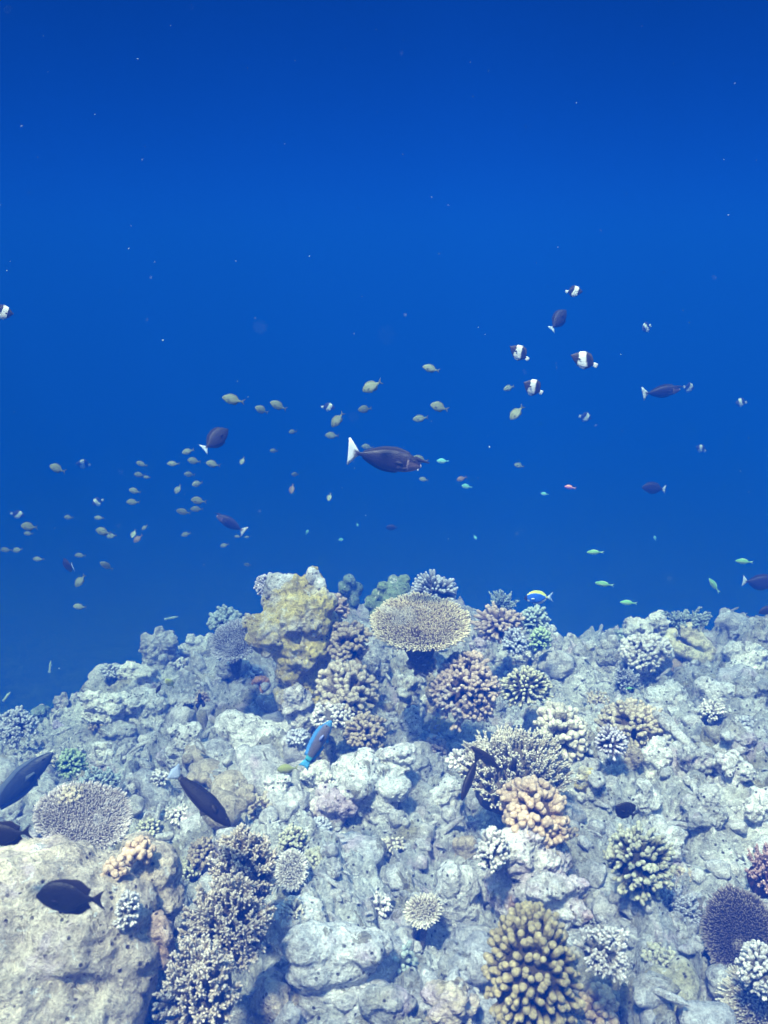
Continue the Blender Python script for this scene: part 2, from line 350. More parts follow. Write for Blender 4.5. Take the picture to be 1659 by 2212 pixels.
# (label, px, py, w, h, material, seed, extras)
RK = [
 ('large white pitted boulder left of the blue parrotfish', 548, 1602, 190, 165, WHITE, 11, dict(knob=.25, pit=.6, k=.7)),
 ('broken white boulder left of the large white pitted one', 398, 1598, 120, 90, WHITE, 12, dict(knob=.4)),
 ('small white knob bearing dark growths on the left slope', 402, 1520, 62, 62, WHITE, 13, dict(knob=.5)),
 ('greenish grey smooth mound between the yellow rock and the white boulders', 590, 1520, 90, 56, ob_tan, 14, dict(knob=.3, k=.4)),
 ('bright white and pink encrusted mound in the centre of the foreground', 800, 1700, 210, 190, WHITE, 15, dict(knob=.4, n=12, k=.8, pit=.5)),
 ('pale knobbly mound left part below the centre mound', 715, 1745, 130, 130, PINK, 16, dict(knob=.6, n=10)),
 ('flat grey shelf rock right of the bright centre mound', 900, 1665, 130, 80, GREY, 17, dict(knob=.6)),
 ('grey pitted block below the flat shelf rock', 960, 1735, 120, 120, WHITE, 18, dict(knob=.4, pit=.6)),
 ('whitest big round boulder near the bottom edge', 730, 2055, 270, 190, WHITE, 19, dict(knob=.16, n=7, k=.5, dd=-.06)),
 ('white lumpy rock behind the whitest bottom boulder', 650, 1985, 190, 110, WHITE, 20, dict(knob=.35)),
 ('pale oval boulder right of the bottom centre with a small pink patch', 985, 1935, 140, 190, WHITE, 21, dict(knob=.2, k=.6, dd=-.05)),
 ('pale pitted pillar rock below the big table coral', 885, 1495, 78, 100, WHITE, 22, dict(knob=.6, pit=.8, dd=-.1)),
 ('lower lump of the pitted pillar below the big table coral', 890, 1555, 62, 76, WHITE, 23, dict(knob=.7, dd=-.08)),
 ('round pale ball rock left of the pitted pillar', 833, 1526, 42, 44, TAN, 24, dict(knob=.3, k=.6, dd=-.1)),
 ('thin crooked pale rock right of the pitted pillar', 934, 1490, 30, 84, TAN, 25, dict(knob=.5, dd=-.1)),
 ('small yellow cone rock under the mauve branching coral', 941, 1562, 28, 36, YEL, 26, dict(knob=.2, k=.4, dd=-.06)),
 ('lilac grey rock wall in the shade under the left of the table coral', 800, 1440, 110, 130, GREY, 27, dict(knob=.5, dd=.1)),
 ('large tan block under the salmon coral', 1150, 1850, 240, 190, PINK, 28, dict(knob=.5, n=12, pit=.5, depth=2.76)),
 ('pink and yellow encrusted rock below the salmon coral', 1200, 1925, 190, 110, PINK, 29, dict(knob=.9)),
 ('olive brown smooth dome coral right of centre foreground', 1010, 1832, 82, 76, ob_tan, 30, dict(knob=.15, k=.3)),
 ('pale square topped rock beside the dark fish on the right', 1398, 1722, 90, 84, WHITE, 31, dict(knob=.5)),
 ('long pale sloping boulder right of the pale tipped olive coral', 1432, 1830, 100, 150, WHITE, 32, dict(knob=.3)),
 ('crooked upright pale rock spur beside the small lilac coral', 1362, 1640, 44, 120, TAN, 33, dict(knob=.5)),
 ('white pitted boulder right of the crooked spur', 1412, 1632, 80, 100, WHITE, 34, dict(knob=.6)),
 ('rounded pale boulder below the cream folded coral', 1430, 1570, 90, 80, WHITE, 35, dict(knob=.4)),
 ('big pale mound right of the wide mauve finger coral', 1440, 1510, 140, 100, WHITE, 36, dict(knob=.7)),
 ('pale boulder near the right edge middle of three', 1545, 1500, 90, 90, WHITE, 37, dict(knob=.5)),
 ('large grey boulder on the right edge below the crest', 1630, 1500, 120, 90, GREY, 38, dict(knob=.6)),
 ('pale boulder on the right edge just under the crest', 1620, 1415, 120, 96, WHITE, 39, dict(knob=.7)),
 ('tall white spire rock on the right crest', 1571, 1345, 46, 80, WHITE, 40, dict(knob=.8, n=10)),
 ('pale outcrop with a small knob on the crest left of the folded coral', 1420, 1350, 80, 70, WHITE, 41, dict(knob=.8)),
 ('crumbly white crest rock below the leftmost green chromis', 1376, 1365, 70, 90, WHITE, 42, dict(knob=1.0, n=12)),
 ('steep rubbly block on the slope left of the folded coral', 1405, 1430, 110, 90, WHITE, 43, dict(knob=1.0, n=12)),
 ('round orange brown coral head with a white spot right slope', 1459, 1443, 46, 46, rock_mat(pale=(.42, .33, .24), dark=(.3, .22, .15), f_algae=.1, f_pink=0, f_pale=.6, pits=0), 44, dict(knob=.15, k=.2)),
 ('white elongated boulder low on the right edge', 1590, 1590, 100, 80, WHITE, 45, dict(knob=.5)),
 ('white leaning boulder near the right edge third row', 1580, 1665, 90, 110, WHITE, 46, dict(knob=.5)),
 ('white block on the right edge beneath the leaning boulder', 1640, 1740, 90, 90, WHITE, 47, dict(knob=.7)),
 ('pale boulder with dark pits right side middle', 1500, 1640, 90, 90, GREY, 48, dict(knob=.7)),
 ('pale rock above the reddish branches at the right edge', 1530, 1760, 120, 110, GREY, 49, dict(knob=.8)),
 ('twin rounded grey knobs topping the left crest', 330, 1395, 70, 84, GREY, 50, dict(knob=.5)),
 ('right hand grey knob of the left crest outcrop', 360, 1385, 60, 76, GREY, 51, dict(knob=.4)),
 ('pale outcrop on the crest left of the small grey table coral', 430, 1400, 80, 80, WHITE, 52, dict(knob=.7)),
 ('slanting pale slab under the left crest outcrop', 290, 1455, 110, 60, WHITE, 53, dict(knob=.6)),
 ('pale finger shaped rock on the left ridge', 134, 1520, 40, 60, GREY, 54, dict(knob=.7)),
 ('pale ridge rock right of the finger shaped one', 220, 1515, 130, 60, WHITE, 55, dict(knob=.9)),
 ('wide pale mound in the middle of the left slope', 320, 1520, 120, 76, WHITE, 56, dict(knob=.5)),
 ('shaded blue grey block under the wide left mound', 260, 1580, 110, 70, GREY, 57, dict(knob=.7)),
 ('rounded pale rock below the shaded left block', 220, 1625, 70, 60, WHITE, 58, dict(knob=.5)),
 ('greenish rounded rock on the lower left ridge', 90, 1545, 60, 46, TEAL, 59, dict(knob=.5)),
 ('small lilac round stone on the left ridge', 126, 1570, 34, 30, rock_mat(pale=(.62, .56, .68), dark=(.4, .35, .5), f_algae=0, f_pink=.3, pits=0), 60, dict(knob=.2)),
 ('white rounded rock just above the left table coral', 290, 1690, 50, 56, WHITE, 61, dict(knob=.4)),
 ('grey knob right of the white rock above the left table coral', 326, 1692, 38, 44, GREY, 62, dict(knob=.4)),
 ('orange pink tinted rock tip above the bottom left gully', 345, 2010, 76, 110, rock_mat(pale=(.62, .48, .38), dark=(.34, .22, .15), algae=(.5, .33, .14), f_algae=.5, f_pink=.3, f_pale=.6), 66, dict(knob=.35, depth=2.3)),
 ('smooth pale tan dome coral at the bottom right', 1460, 2165, 200, 190, SAND, 67, dict(knob=.06, k=.25)),
 ('pale cream rock at the bottom edge left of centre', 585, 2160, 130, 160, TAN, 68, dict(knob=.2)),
 ('flat grey slab at the bottom edge centre', 830, 2170, 170, 110, GREY, 69, dict(knob=.15, k=.5)),
 ('tan pitted rock at the bottom edge right of centre', 975, 2160, 140, 120, TAN, 70, dict(knob=.8)),
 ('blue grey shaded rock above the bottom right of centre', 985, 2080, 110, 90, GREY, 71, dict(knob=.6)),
 ('pale slab rock behind the small fan coral', 600, 1690, 90, 50, WHITE, 72, dict(knob=.6)),
 ('tan smooth boulder under the blue parrotfish', 700, 1612, 70, 90, SAND, 73, dict(knob=.3)),
 ('pale slanting rock right of the blue parrotfish tail', 690, 1672, 90, 60, WHITE, 74, dict(knob=.6)),
 ('pale rock beneath the olive finger coral', 850, 1630, 110, 46, WHITE, 75, dict(knob=.6)),
 ('pale rocks beneath the thick cream finger coral', 1290, 1700, 100, 90, GREY, 76, dict(knob=.6)),
 ('small yellow green mound right of the cream staghorn', 1262, 1670, 44, 44, YEL, 77, dict(knob=.2)),
 ('yellow rock lump between the cream fingers and the lilac coral', 1262, 1595, 40, 70, YEL, 78, dict(knob=.3)),
 ('orange sponge crusted rock left of the grey finger coral', 560, 1475, 46, 50, rock_mat(pale=(.62, .34, .14), dark=(.35, .18, .09), f_algae=.1, f_pink=.3, f_pale=.6), 79, dict(knob=.4)),
 ('pale rock stub right of the mauve branching coral', 1130, 1420, 34, 60, WHITE, 80, dict(knob=.6)),
 ('pale stub at the foot of the green coral', 1170, 1425, 30, 40, WHITE, 81, dict(knob=.6)),
 ('pinkish rock right of the big table coral', 1040, 1410, 60, 70, PINK, 82, dict(knob=.4, dd=.05)),
 ('pale crest rock right of the powder blue fish', 1190, 1375, 50, 60, WHITE, 83, dict(knob=.7)),
 ('lumpy grey rock at the bottom of the right valley', 1310, 1420, 70, 50, GREY, 84, dict(knob=.6)),
 ('pinkish white rock under the grey finger coral', 650, 1510, 90, 90, PINK, 85, dict(knob=.5)),
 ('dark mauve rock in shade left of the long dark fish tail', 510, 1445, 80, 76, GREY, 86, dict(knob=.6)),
]
for (lb, px, py, w, h_, mt, sd_, kw) in RK:
    c_ = 'coral' if ('coral' in lb.split(' with')[0].split(' at')[0].split(' right')[0] and ('dome' in lb or 'head' in lb)) else 'rock'
    rock(lb, px, py, w, h_, mt, sd_, cat=c_, name='dome_coral' if c_ == 'coral' else 'reef_rock', **kw)

# ------------------------------------------------------------------ rubble strewn over everything (one mass)
rs = np.random.RandomState(5)
V2, F2 = ICO[2]; V3, F3_ = ICO[3]
fine_i = np.where((r_ > 1.3) & (r_ < 8) & (np.abs(np.tile(np.radians(ang), len(rad))) < R(32)))[0]
wgt = r_[fine_i] ** 1.3; wgt /= wgt.sum()
Vr, Fr, off = [], [], 0
protos = []
for k in range(14):
    V = V3 * rs.uniform(.5, 1.1, 3); V = V * (1 + .45 * fbm(V * 1.3 + k * 9, 3) + .25 * (knobs(V * 1.8 + k * 5, .2, .8) - .3))[:, None]; protos.append((V, F3_))
def stick(k):
    m_, n_ = 7, 7; t = np.linspace(0, 1, m_); a = np.linspace(0, 2 * np.pi, n_, endpoint=False)
    T, A_ = np.meshgrid(t, a, indexing='ij'); rr = np.where((T == 0) | (T == 1), .05, .28) * (1 - .3 * T)
    V = np.stack([T.ravel() * 3 - 1.5, (rr * np.cos(A_)).ravel() + .5 * np.sin(T.ravel() * 2 + k), (rr * np.sin(A_)).ravel()], 1)
    V *= (1 + .35 * perlin(V * 2.2 + k * 7))[:, None]
    F = []
    for i in range(m_ - 1):
        for j in range(n_):
            p, q = i * n_ + j, i * n_ + (j + 1) % n_
            F += [(p, q, p + n_), (q, q + n_, p + n_)]
    return V, np.array(F)
sticks = [stick(k) for k in range(8)]
for i in rs.choice(fine_i, 9500, p=wgt, replace=False):
    isstick = rs.rand() < .5
    V, F = sticks[rs.randint(8)] if isstick else protos[rs.randint(14)]
    sz = min(.11, .021 * math.exp(.62 * rs.normal())) * (.8 if isstick else 1.0)
    q = Matrix.Rotation(rs.uniform(0, 6.28), 3, 'Z') @ Matrix.Rotation(rs.uniform(-.6, .6), 3, 'Y') @ Matrix.Rotation(rs.uniform(0, 6.28), 3, 'X')
    Vr.append((V * sz) @ np.array(q).T + P[i] + np.array([0, 0, sz * .25])); Fr.append(F + off); off += len(V)
rub = mesh_np('coral_rubble', np.concatenate(Vr), None, rock_mat(pale=(.62, .61, .59), dark=(.3, .3, .3), f_algae=.2, f_pink=.3, f_pale=.7, pits=0), F3=np.concatenate(Fr))
tag(rub, kind='stuff')

# ------------------------------------------------------------------ corals
def fingers(B, D, Ln, r0, r1, bend=None, n=8, m=5, cap=3, tip0=0, seed=0, wob=.18):
    """rounded tapering fingers: B base, D direction, Ln length, r0/r1 radii (arrays)"""
    K = len(B); B = np.asarray(B, float); D = np.asarray(D, float); D = D / np.linalg.norm(D, axis=1)[:, None]
    up = np.where(np.abs(D[:, 2:3]) < .9, [[0, 0, 1.]], [[1., 0, 0]]); U = np.cross(D, up); U /= np.linalg.norm(U, axis=1)[:, None]; Wv = np.cross(D, U)
    if bend is None: bend = np.zeros((K, 3))
    rows = []; tips = []
    Ls = np.maximum(Ln - r1, .3 * Ln)
    for i in range(m):
        t = i / (m - 1); rows.append((Ls * t, r0 + (r1 - r0) * t, t * np.ones(K)))
    for j in range(1, cap + 1):
        a = j / cap * math.pi / 2 * .97; rows.append((Ls + r1 * math.sin(a), r1 * math.cos(a) + 1e-5, np.full(K, 1 + .08 * j)))
    th = np.linspace(0, 2 * np.pi, n, endpoint=False); M = len(rows)
    V = np.empty((K, M, n, 3)); T = np.empty((K, M, n))
    for i, (l, r, t) in enumerate(rows):
        tt = np.minimum(t, 1)[:, None]
        C_ = B + D * l[:, None] + bend * (tt ** 2)
        V[:, i] = C_[:, None] + r[:, None, None] * (np.cos(th)[None, :, None] * U[:, None] + np.sin(th)[None, :, None] * Wv[:, None])
        T[:, i] = (tip0 + (1 - tip0) * np.minimum(t, 1.2))[:, None]
    k = np.arange(K)[:, None, None] * M * n; i = np.arange(M - 1)[None, :, None] * n; j = np.arange(n)[None, None]; j2 = (j + 1) % n
    F = np.stack([(k + i + j), (k + i + j2), (k + i + n + j2), (k + i + n + j)], -1).reshape(-1, 4)
    V = V.reshape(-1, 3); rm = float(np.mean(r1))
    if wob: V = V + wob * rm * np.stack([perlin(V / (rm * 2.2) + s_) for s_ in (3 + seed, 40 + seed, 90 + seed)], 1)
    return V, F, T.ravel()
def merge(parts):
    Vs, Fs, Ts, o = [], [], [], 0
    for V, F, T in parts: Vs.append(V); Fs.append(F + o); Ts.append(T); o += len(V)
    return np.concatenate(Vs), np.concatenate(Fs), np.concatenate(Ts)
def fib(n, pol, rs, jit=.12):
    i = np.arange(n) + .5; cz = 1 - i / n * (1 - math.cos(R(pol))); ph = i * 2.39996 + rs.uniform(0, 6)
    sz = np.sqrt(np.maximum(0, 1 - cz * cz)); D = np.stack([sz * np.cos(ph), sz * np.sin(ph), cz], 1) + rs.normal(size=(n, 3)) * jit
    return D / np.linalg.norm(D, axis=1)[:, None]
def axis_rot(tilt, side=0):
    a = Vector((math.sin(R(side)), -math.sin(R(tilt)), math.cos(R(tilt)))).normalized(); x_ = Vector((1, 0, 0)); x_ = (x_ - a * x_.dot(a)).normalized()
    return np.array(Matrix((x_, a.cross(x_), a)).transposed())
def spread(D, ang, rs):
    rnd = rs.normal(size=D.shape); rnd -= (rnd * D).sum(1)[:, None] * D; rnd /= np.linalg.norm(rnd, axis=1)[:, None]
    a = np.asarray(ang); a = a[:, None] if a.ndim else a
    return D * np.cos(a) + rnd * np.sin(a)
def place(px, py, sink, depth, dd):
    if depth is None: loc, _ = hit(px, py); depth = depth_of(loc) + dd
    return depth, depth / FOC
CORE = {}
def core_mesh(rx, ry, rz, mat, root, rot, seed):
    V, F = ICO[4]; V = V * (1 + .22 * perlin(V * 1.7 + seed) + .10 * perlin(V * 6 + seed))[:, None] * np.array([rx, ry, rz]); V = V @ rot.T
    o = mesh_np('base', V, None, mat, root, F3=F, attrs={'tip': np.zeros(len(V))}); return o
def bush(label, px, py, w, h, mat, n=90, fr=5, seed=1, fork=2, forklen=.3, forkang=40, tilt=25, side=0, pol=100, club=1.05, inner=.35, depth=None, dd=-.02, name='finger_coral', jit=.12, wob=.2, lj=.14, cat='coral', ns=8, irr=1.0, rtaper=None, coremul=.62):
    """dome colony of thick fingers; w,h = half sizes in photo units"""
    rs = np.random.RandomState(seed); depth, s = place(px, py, 0, depth, dd)
    c = at(px, py + h * .25, depth); rx, rz = w * s, h * 1.15 * s; ry = (rx + rz) / 2; f = fr * s
    rot = axis_rot(tilt, side); sc_ = np.array([rx, ry, rz])
    D = fib(n, pol, rs, jit) @ rot.T; irr_ = 1 + irr * (.42 * perlin(D * 1.25 + seed * 5.3) + .2 * perlin(D * 3 + seed)); keep = perlin(D * 1.7 + seed * 2.1 + 9) > (-.33 if irr > .5 else -2); D = D[keep]; irr_ = irr_[keep]; n = len(D)
    E = D * sc_ * irr_[:, None]; Rl = np.linalg.norm(E, axis=1); Dn = E / Rl[:, None]
    ln = Rl * (1 - inner) * (1 + rs.uniform(-lj, lj, n)); B = E * inner
    r1 = f * rs.uniform(.8, 1.2, n) * club; r0 = f * rs.uniform(.75, 1., n)
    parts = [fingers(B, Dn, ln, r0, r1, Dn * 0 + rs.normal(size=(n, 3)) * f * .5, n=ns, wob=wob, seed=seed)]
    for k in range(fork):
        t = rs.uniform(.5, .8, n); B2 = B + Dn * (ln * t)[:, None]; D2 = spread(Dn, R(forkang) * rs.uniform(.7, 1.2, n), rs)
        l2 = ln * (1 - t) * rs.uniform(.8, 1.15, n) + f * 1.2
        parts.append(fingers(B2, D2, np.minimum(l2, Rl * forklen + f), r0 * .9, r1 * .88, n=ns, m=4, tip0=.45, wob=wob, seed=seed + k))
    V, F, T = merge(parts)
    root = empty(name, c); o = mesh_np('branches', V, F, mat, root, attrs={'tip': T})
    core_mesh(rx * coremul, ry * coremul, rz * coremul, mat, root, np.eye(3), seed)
    tag(root, label, cat); return root
def staghorn(label, px, py, w, h, mat, n=60, fr=3, sub=8, seed=1, upmix=.7, tilt=30, side=0, pol=80, depth=None, dd=-.02, name='staghorn_coral', sublen=.16, subang=38, inner=.15, lj=.15, flat=1.0, coremul=.5):
    """bush of long main branches, each ringed with short pointed branchlets"""
    rs = np.random.RandomState(seed); depth, s = place(px, py, 0, depth, dd)
    c = at(px, py + h * .3, depth); rx, rz = w * s, h * 1.2 * s; ry = (rx + rz) / 2; f = fr * s
    rot = axis_rot(tilt, side)
    D = fib(n, pol, rs, .1) @ rot.T; E = D * np.array([rx, ry, rz * flat]) * (1 + .4 * perlin(D * 1.4 + seed * 5.3))[:, None]; Rl = np.linalg.norm(E, axis=1); Dn = E / Rl[:, None]
    B = E * inner; ln = Rl * (1 - inner) * (1 + rs.uniform(-lj, lj, n)); Dn = Dn + upmix * rot[:, 2]; Dn /= np.linalg.norm(Dn, axis=1)[:, None]
    parts = [fingers(B, Dn, ln, np.full(n, f * 1.15), np.full(n, f * .55), rs.normal(size=(n, 3)) * f * .8, n=6, wob=.2, seed=seed, m=6)]
    for k in range(sub):
        t = .45 + .5 * (k + rs.rand(n) * .8) / sub; B2 = B + Dn * (ln * t)[:, None]
        D2 = spread(Dn, R(subang) * rs.uniform(.75, 1.25, n), rs)
        l2 = Rl * sublen * rs.uniform(.7, 1.2, n) * (1.25 - .6 * t)
        parts.append(fingers(B2, D2, l2, np.full(n, f * .8), np.full(n, f * .45), n=6, m=3, cap=2, tip0=.5, wob=.2, seed=seed + k))
    V, F, T = merge(parts); root = empty(name, c); mesh_np('branches', V, F, mat, root, attrs={'tip': T})
    core_mesh(rx * coremul, ry * coremul, rz * coremul, mat, root, np.eye(3), seed)
    tag(root, label, 'coral'); return root
def table(label, px, py, w, mat, matb=None, n=1500, seed=1, tilt=12, side=0, depth=None, dd=0, lift=0, hgt=.028, br=.0035, rim=220, stalk=True, asp=1.0, name='table_coral', wave=.03, lump=None, stalk_h=.35):
    """flat plate, upright branchlets on top, longer ones fringing the rim; w = half width in photo units"""
    rs = np.random.RandomState(seed); depth, s = place(px, py, 0, depth, dd)
    c = at(px, py, depth); a = w * s; rot = axis_rot(tilt, side)
    def edge(ph): return a * (1 + .025 * np.sin(3 * ph + seed) + .02 * np.sin(5 * ph + 2 * seed) + .02 * np.sin(9 * ph))
    def surf(x, y): 
        r2 = (x * x + y * y / asp ** 2) / (a * a); return .05 * a * r2 + wave * a * perlin(np.stack([x / a * 2, y / a * 2, x * 0 + seed], 1))
    m_, k_ = 26, 96; rr = np.linspace(0, 1, m_) ** .8; th = np.linspace(0, 2 * np.pi, k_, endpoint=False)
    Rr, Th = np.meshgrid(rr, th, indexing='ij'); x = (Rr * edge(Th) * np.cos(Th)).ravel(); y = (Rr * edge(Th) * np.sin(Th)).ravel() * asp
    z = surf(x, y); Vt = np.stack([x, y, z], 1); Vb = Vt - np.array([0, 0, .012]) - np.stack([x * 0, x * 0, .10 * a * (1 - Rr.ravel()) ** 2], 1)
    V = np.concatenate([Vt, Vb]); F = []
    for i in range(m_ - 1):
        for j in range(k_):
            p, q = i * k_ + j, i * k_ + (j + 1) % k_; F.append((p, p + k_, q + k_, q)); o_ = m_ * k_; F.append((p + o_, q + o_, q + k_ + o_, p + k_ + o_))
    i = m_ - 1
    for j in range(k_): p, q = i * k_ + j, i * k_ + (j + 1) % k_; F.append((p, p + m_ * k_, q + m_ * k_, q))
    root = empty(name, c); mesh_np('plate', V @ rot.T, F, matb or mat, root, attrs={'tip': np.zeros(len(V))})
    i = np.arange(n) + .5; rr = np.sqrt(i / n) * .985; ph = i * 2.39996
    rr = np.clip(rr + rs.normal(size=n) * .012, 0, 1); ph = ph + rs.normal(size=n) * .02
    x = rr * edge(ph) * np.cos(ph); y = rr * edge(ph) * np.sin(ph) * asp; B = np.stack([x, y, surf(x, y) - .003], 1)
    lean = (rr ** 3)[:, None] * 1.5 * np.stack([np.cos(ph), np.sin(ph), ph * 0], 1)
    D = np.stack([rs.normal(size=n) * .22, rs.normal(size=n) * .22, np.ones(n)], 1) + lean
    ln = hgt * rs.uniform(.6, 1.25, n) * (1 + .25 * rr)
    if lump is not None:
        g_ = np.exp(-(((x / a - lump[0]) ** 2 + (y / a - lump[1]) ** 2) / .012)); B[:, 2] += g_ * .02; ln = ln * (1 + .9 * g_)
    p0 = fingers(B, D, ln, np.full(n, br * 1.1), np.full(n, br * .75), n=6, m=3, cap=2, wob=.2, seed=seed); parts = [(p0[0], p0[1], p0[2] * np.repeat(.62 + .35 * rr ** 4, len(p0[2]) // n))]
    ph = np.linspace(0, 2 * np.pi, rim, endpoint=False) + rs.normal(size=rim) * .01
    for lay in range(3):
        x = .97 * edge(ph) * np.cos(ph); y = .97 * edge(ph) * np.sin(ph) * asp; B = np.stack([x, y, surf(x, y) - .007 + .004 * lay], 1)
        D = np.stack([np.cos(ph) + rs.normal(size=rim) * .15, np.sin(ph) + rs.normal(size=rim) * .15, rs.uniform(.0, .55, rim) + .1 * lay], 1)
        parts.append(fingers(B, D, hgt * rs.uniform(1.0, 2.1, rim), np.full(rim, br * 1.4), np.full(rim, br * .8), n=6, m=3, cap=2, wob=.2, seed=seed + lay)); ph = ph + .4
    V, F, T = merge(parts); b_ = mesh_np('branchlets', V @ rot.T, F, mat, root, attrs={'tip': T}); b_['kind'] = 'stuff'
    if stalk:
        V, F, T = fingers(np.array([[0, 0, -stalk_h]]), np.array([[0, 0, 1.]]), np.array([stalk_h]), np.array([a * .16]), np.array([a * .42]), n=24, m=8, cap=2, wob=.1)
        mesh_np('stalk', V, F, rock_mat(pale=(.30, .26, .22), dark=(.14, .12, .1), f_algae=.3, f_pink=.2, pits=0), root)
    tag(root, label, 'coral'); return root

C_big = coral_mat((.38, .28, .16), (.84, .74, .50), .42, 1.0)
C_cream = coral_mat((.36, .30, .22), (.74, .68, .55), .4, 1.0)
C_greyt = coral_mat((.28, .22, .16), (.60, .52, .38), .4, 1.05)
C_mauve = coral_mat((.28, .20, .15), (.56, .44, .34), .5, 1.05)
C_olive = coral_mat((.17, .13, .06), (.46, .38, .20), .5, 1.15)
C_stag = coral_mat((.30, .24, .17), (.70, .61, .49), .5, 1.12)
C_olivet = coral_mat((.15, .135, .08), (.60, .58, .42), .6, 1.15)
C_salmon = coral_mat((.38, .26, .17), (.70, .52, .36), .3, 1.0)
C_lilac = coral_mat((.20, .17, .20), (.68, .64, .68), .55, 1.1)
C_greyl = coral_mat((.24, .24, .26), (.56, .58, .62), .45, 1.1)
C_green = coral_mat((.12, .20, .10), (.42, .54, .34), .55, 1.1)
C_teal = coral_mat((.20, .24, .22), (.46, .54, .50), .5, 1.1)
C_brown = coral_mat((.22, .16, .10), (.46, .38, .26), .45, 1.1)
C_gtab = coral_mat((.30, .29, .29), (.56, .56, .58), .35, 1.0)
C_ptab = coral_mat((.33, .28, .25), (.66, .60, .56), .35, 1.0)
C_red = coral_mat((.32, .16, .14), (.62, .42, .38), .5, 1.1)
C_dark = coral_mat((.11, .08, .07), (.38, .32, .28), .6, 1.15)
C_orange = coral_mat((.40, .24, .10), (.62, .46, .26), .4, 1.1)
C_white = coral_mat((.40, .37, .33), (.78, .74, .68), .35, 1.0)

table('large round tan table coral with pale fringed rim in the middle of the reef', 908, 1348, 97, C_big, depth=3.95, n=2600, tilt=12, hgt=.017, br=.0034, rim=260, seed=3, lump=(-.12, -.42), stalk_h=.2)
table('tilted pinkish grey table coral above the bottom left boulder', 182, 1766, 92, C_ptab, depth=2.75, n=2400, tilt=22, side=14, hgt=.012, br=.0024, rim=260, seed=5, asp=.82, stalk_h=.3)
table('small grey table coral below the arm of the yellow rock', 507, 1386, 44, C_gtab, depth=4.6, n=700, tilt=30, side=-10, hgt=.018, br=.0034, rim=130, seed=6, stalk_h=.2)
table('small fan shaped coral with white rim right of the large staghorn', 631, 1880, 24, C_white, n=300, tilt=45, side=-12, hgt=.012, br=.0032, rim=90, seed=7, asp=1.3, dd=-.1, stalk_h=.12)
table('little fringed plate coral attached to the left of the pale oval boulder', 915, 1968, 28, C_cream, n=260, tilt=30, side=-16, hgt=.013, br=.0032, rim=80, seed=8, asp=.8, dd=-.14, stalk_h=.12)
table('dark purple fine branched table coral at the lower right edge', 1600, 2020, 66, C_dark, n=1600, tilt=38, side=-20, hgt=.013, br=.0024, rim=200, seed=9, asp=1.3, dd=-.12, stalk_h=.25)
table('pale tipped spiky table coral in the bottom right corner', 1650, 2170, 62, C_cream, n=700, tilt=40, side=-25, hgt=.024, br=.003, rim=140, seed=10, dd=-.12, stalk_h=.2)

bush('small purple brown spiky coral perched left of the yellow rock top', 575, 1262, 25, 24, C_lilac, n=80, fr=2.6, fork=1, seed=1, depth=4.75)
bush('grey coral with blunt thick fingers right of the yellow rock foot', 752, 1492, 62, 66, C_greyt, n=85, fr=6.2, fork=3, forkang=42, seed=2, depth=3.85)
bush('large mauve branching coral right below the big table coral', 1005, 1478, 68, 74, C_mauve, n=110, fr=4.8, fork=4, forkang=45, seed=3, depth=3.9)
bush('small orange brown finger coral in the shade under the table coral', 912, 1428, 28, 24, C_orange, n=40, fr=5, fork=1, seed=4, depth=4.1)
bush('olive brown finger coral below the grey thick fingered one', 792, 1578, 40, 38, C_brown, n=70, fr=4.6, fork=2, seed=5, depth=3.6)
bush('grey spiky dome coral behind the right rim of the big table coral', 938, 1275, 52, 40, C_greyl, n=170, fr=3.0, fork=0, seed=6, depth=4.9, inner=.5)
bush('dull brown finger coral between the yellow rock and the big table coral', 752, 1382, 44, 44, C_brown, n=70, fr=5.4, fork=2, seed=7, depth=4.3)
bush('small mauve finger coral high against the yellow rock', 722, 1312, 30, 30, C_mauve, n=55, fr=4.6, fork=1, seed=8, depth=4.5)
bush('cream coral with fat upright fingers right of centre', 1210, 1578, 54, 56, C_cream, n=70, fr=7, fork=2, forkang=35, seed=9, club=1.1, depth=3.55)
bush('wide tan mauve finger coral spread behind the small lilac one', 1362, 1558, 74, 46, C_greyt, n=120, fr=5.2, fork=2, seed=10, depth=3.75)
bush('neat little lilac dome coral with white tips', 1318, 1597, 33, 34, C_lilac, n=120, fr=2.9, fork=0, seed=11, depth=3.4, inner=.5, jit=.07)
bush('salmon orange coral with thick lobed fingers', 1155, 1742, 67, 70, C_salmon, n=62, fr=7.6, fork=3, forkang=48, seed=12, club=1.15, depth=2.8, forklen=.25, inner=.4)
bush('olive coral with small pale tips on the right foreground', 1380, 1850, 76, 64, C_olivet, n=150, fr=5, fork=1, forkang=30, seed=13, depth=2.78, inner=.45)
bush('big olive green coral with fat blunt fingers at the bottom right', 1150, 2075, 102, 138, C_olive, n=300, fr=7.4, fork=0, seed=14, depth=2.14, inner=.7, coremul=.75, jit=.06, lj=.06, tilt=38, pol=110, irr=.3)
bush('pale green tipped coral low on the left slope', 153, 1645, 30, 28, C_green, n=80, fr=3.4, fork=1, seed=15, depth=4.2)
bush('dull green branching coral just above the left table coral', 212, 1690, 46, 30, C_teal, n=100, fr=3.2, fork=1, seed=16, depth=3.7)
bush('bright green knobbed coral on the right crest', 1168, 1377, 25, 24, C_green, n=90, fr=3, fork=0, seed=17, depth=5.0, inner=.5)
bush('dark olive bushy coral with pale dots right of the mauve coral', 1136, 1478, 58, 38, C_olivet, n=190, fr=3, fork=0, seed=18, depth=4.0, inner=.5, side=-8)
bush('mauve bumpy coral right behind the big table coral', 1078, 1342, 52, 36, C_mauve, n=150, fr=4, fork=0, seed=19, depth=4.9, inner=.5)
bush('small pale lilac coral between the mauve and green corals', 1112, 1385, 28, 28, C_greyl, n=80, fr=3, fork=1, seed=20, depth=4.7)
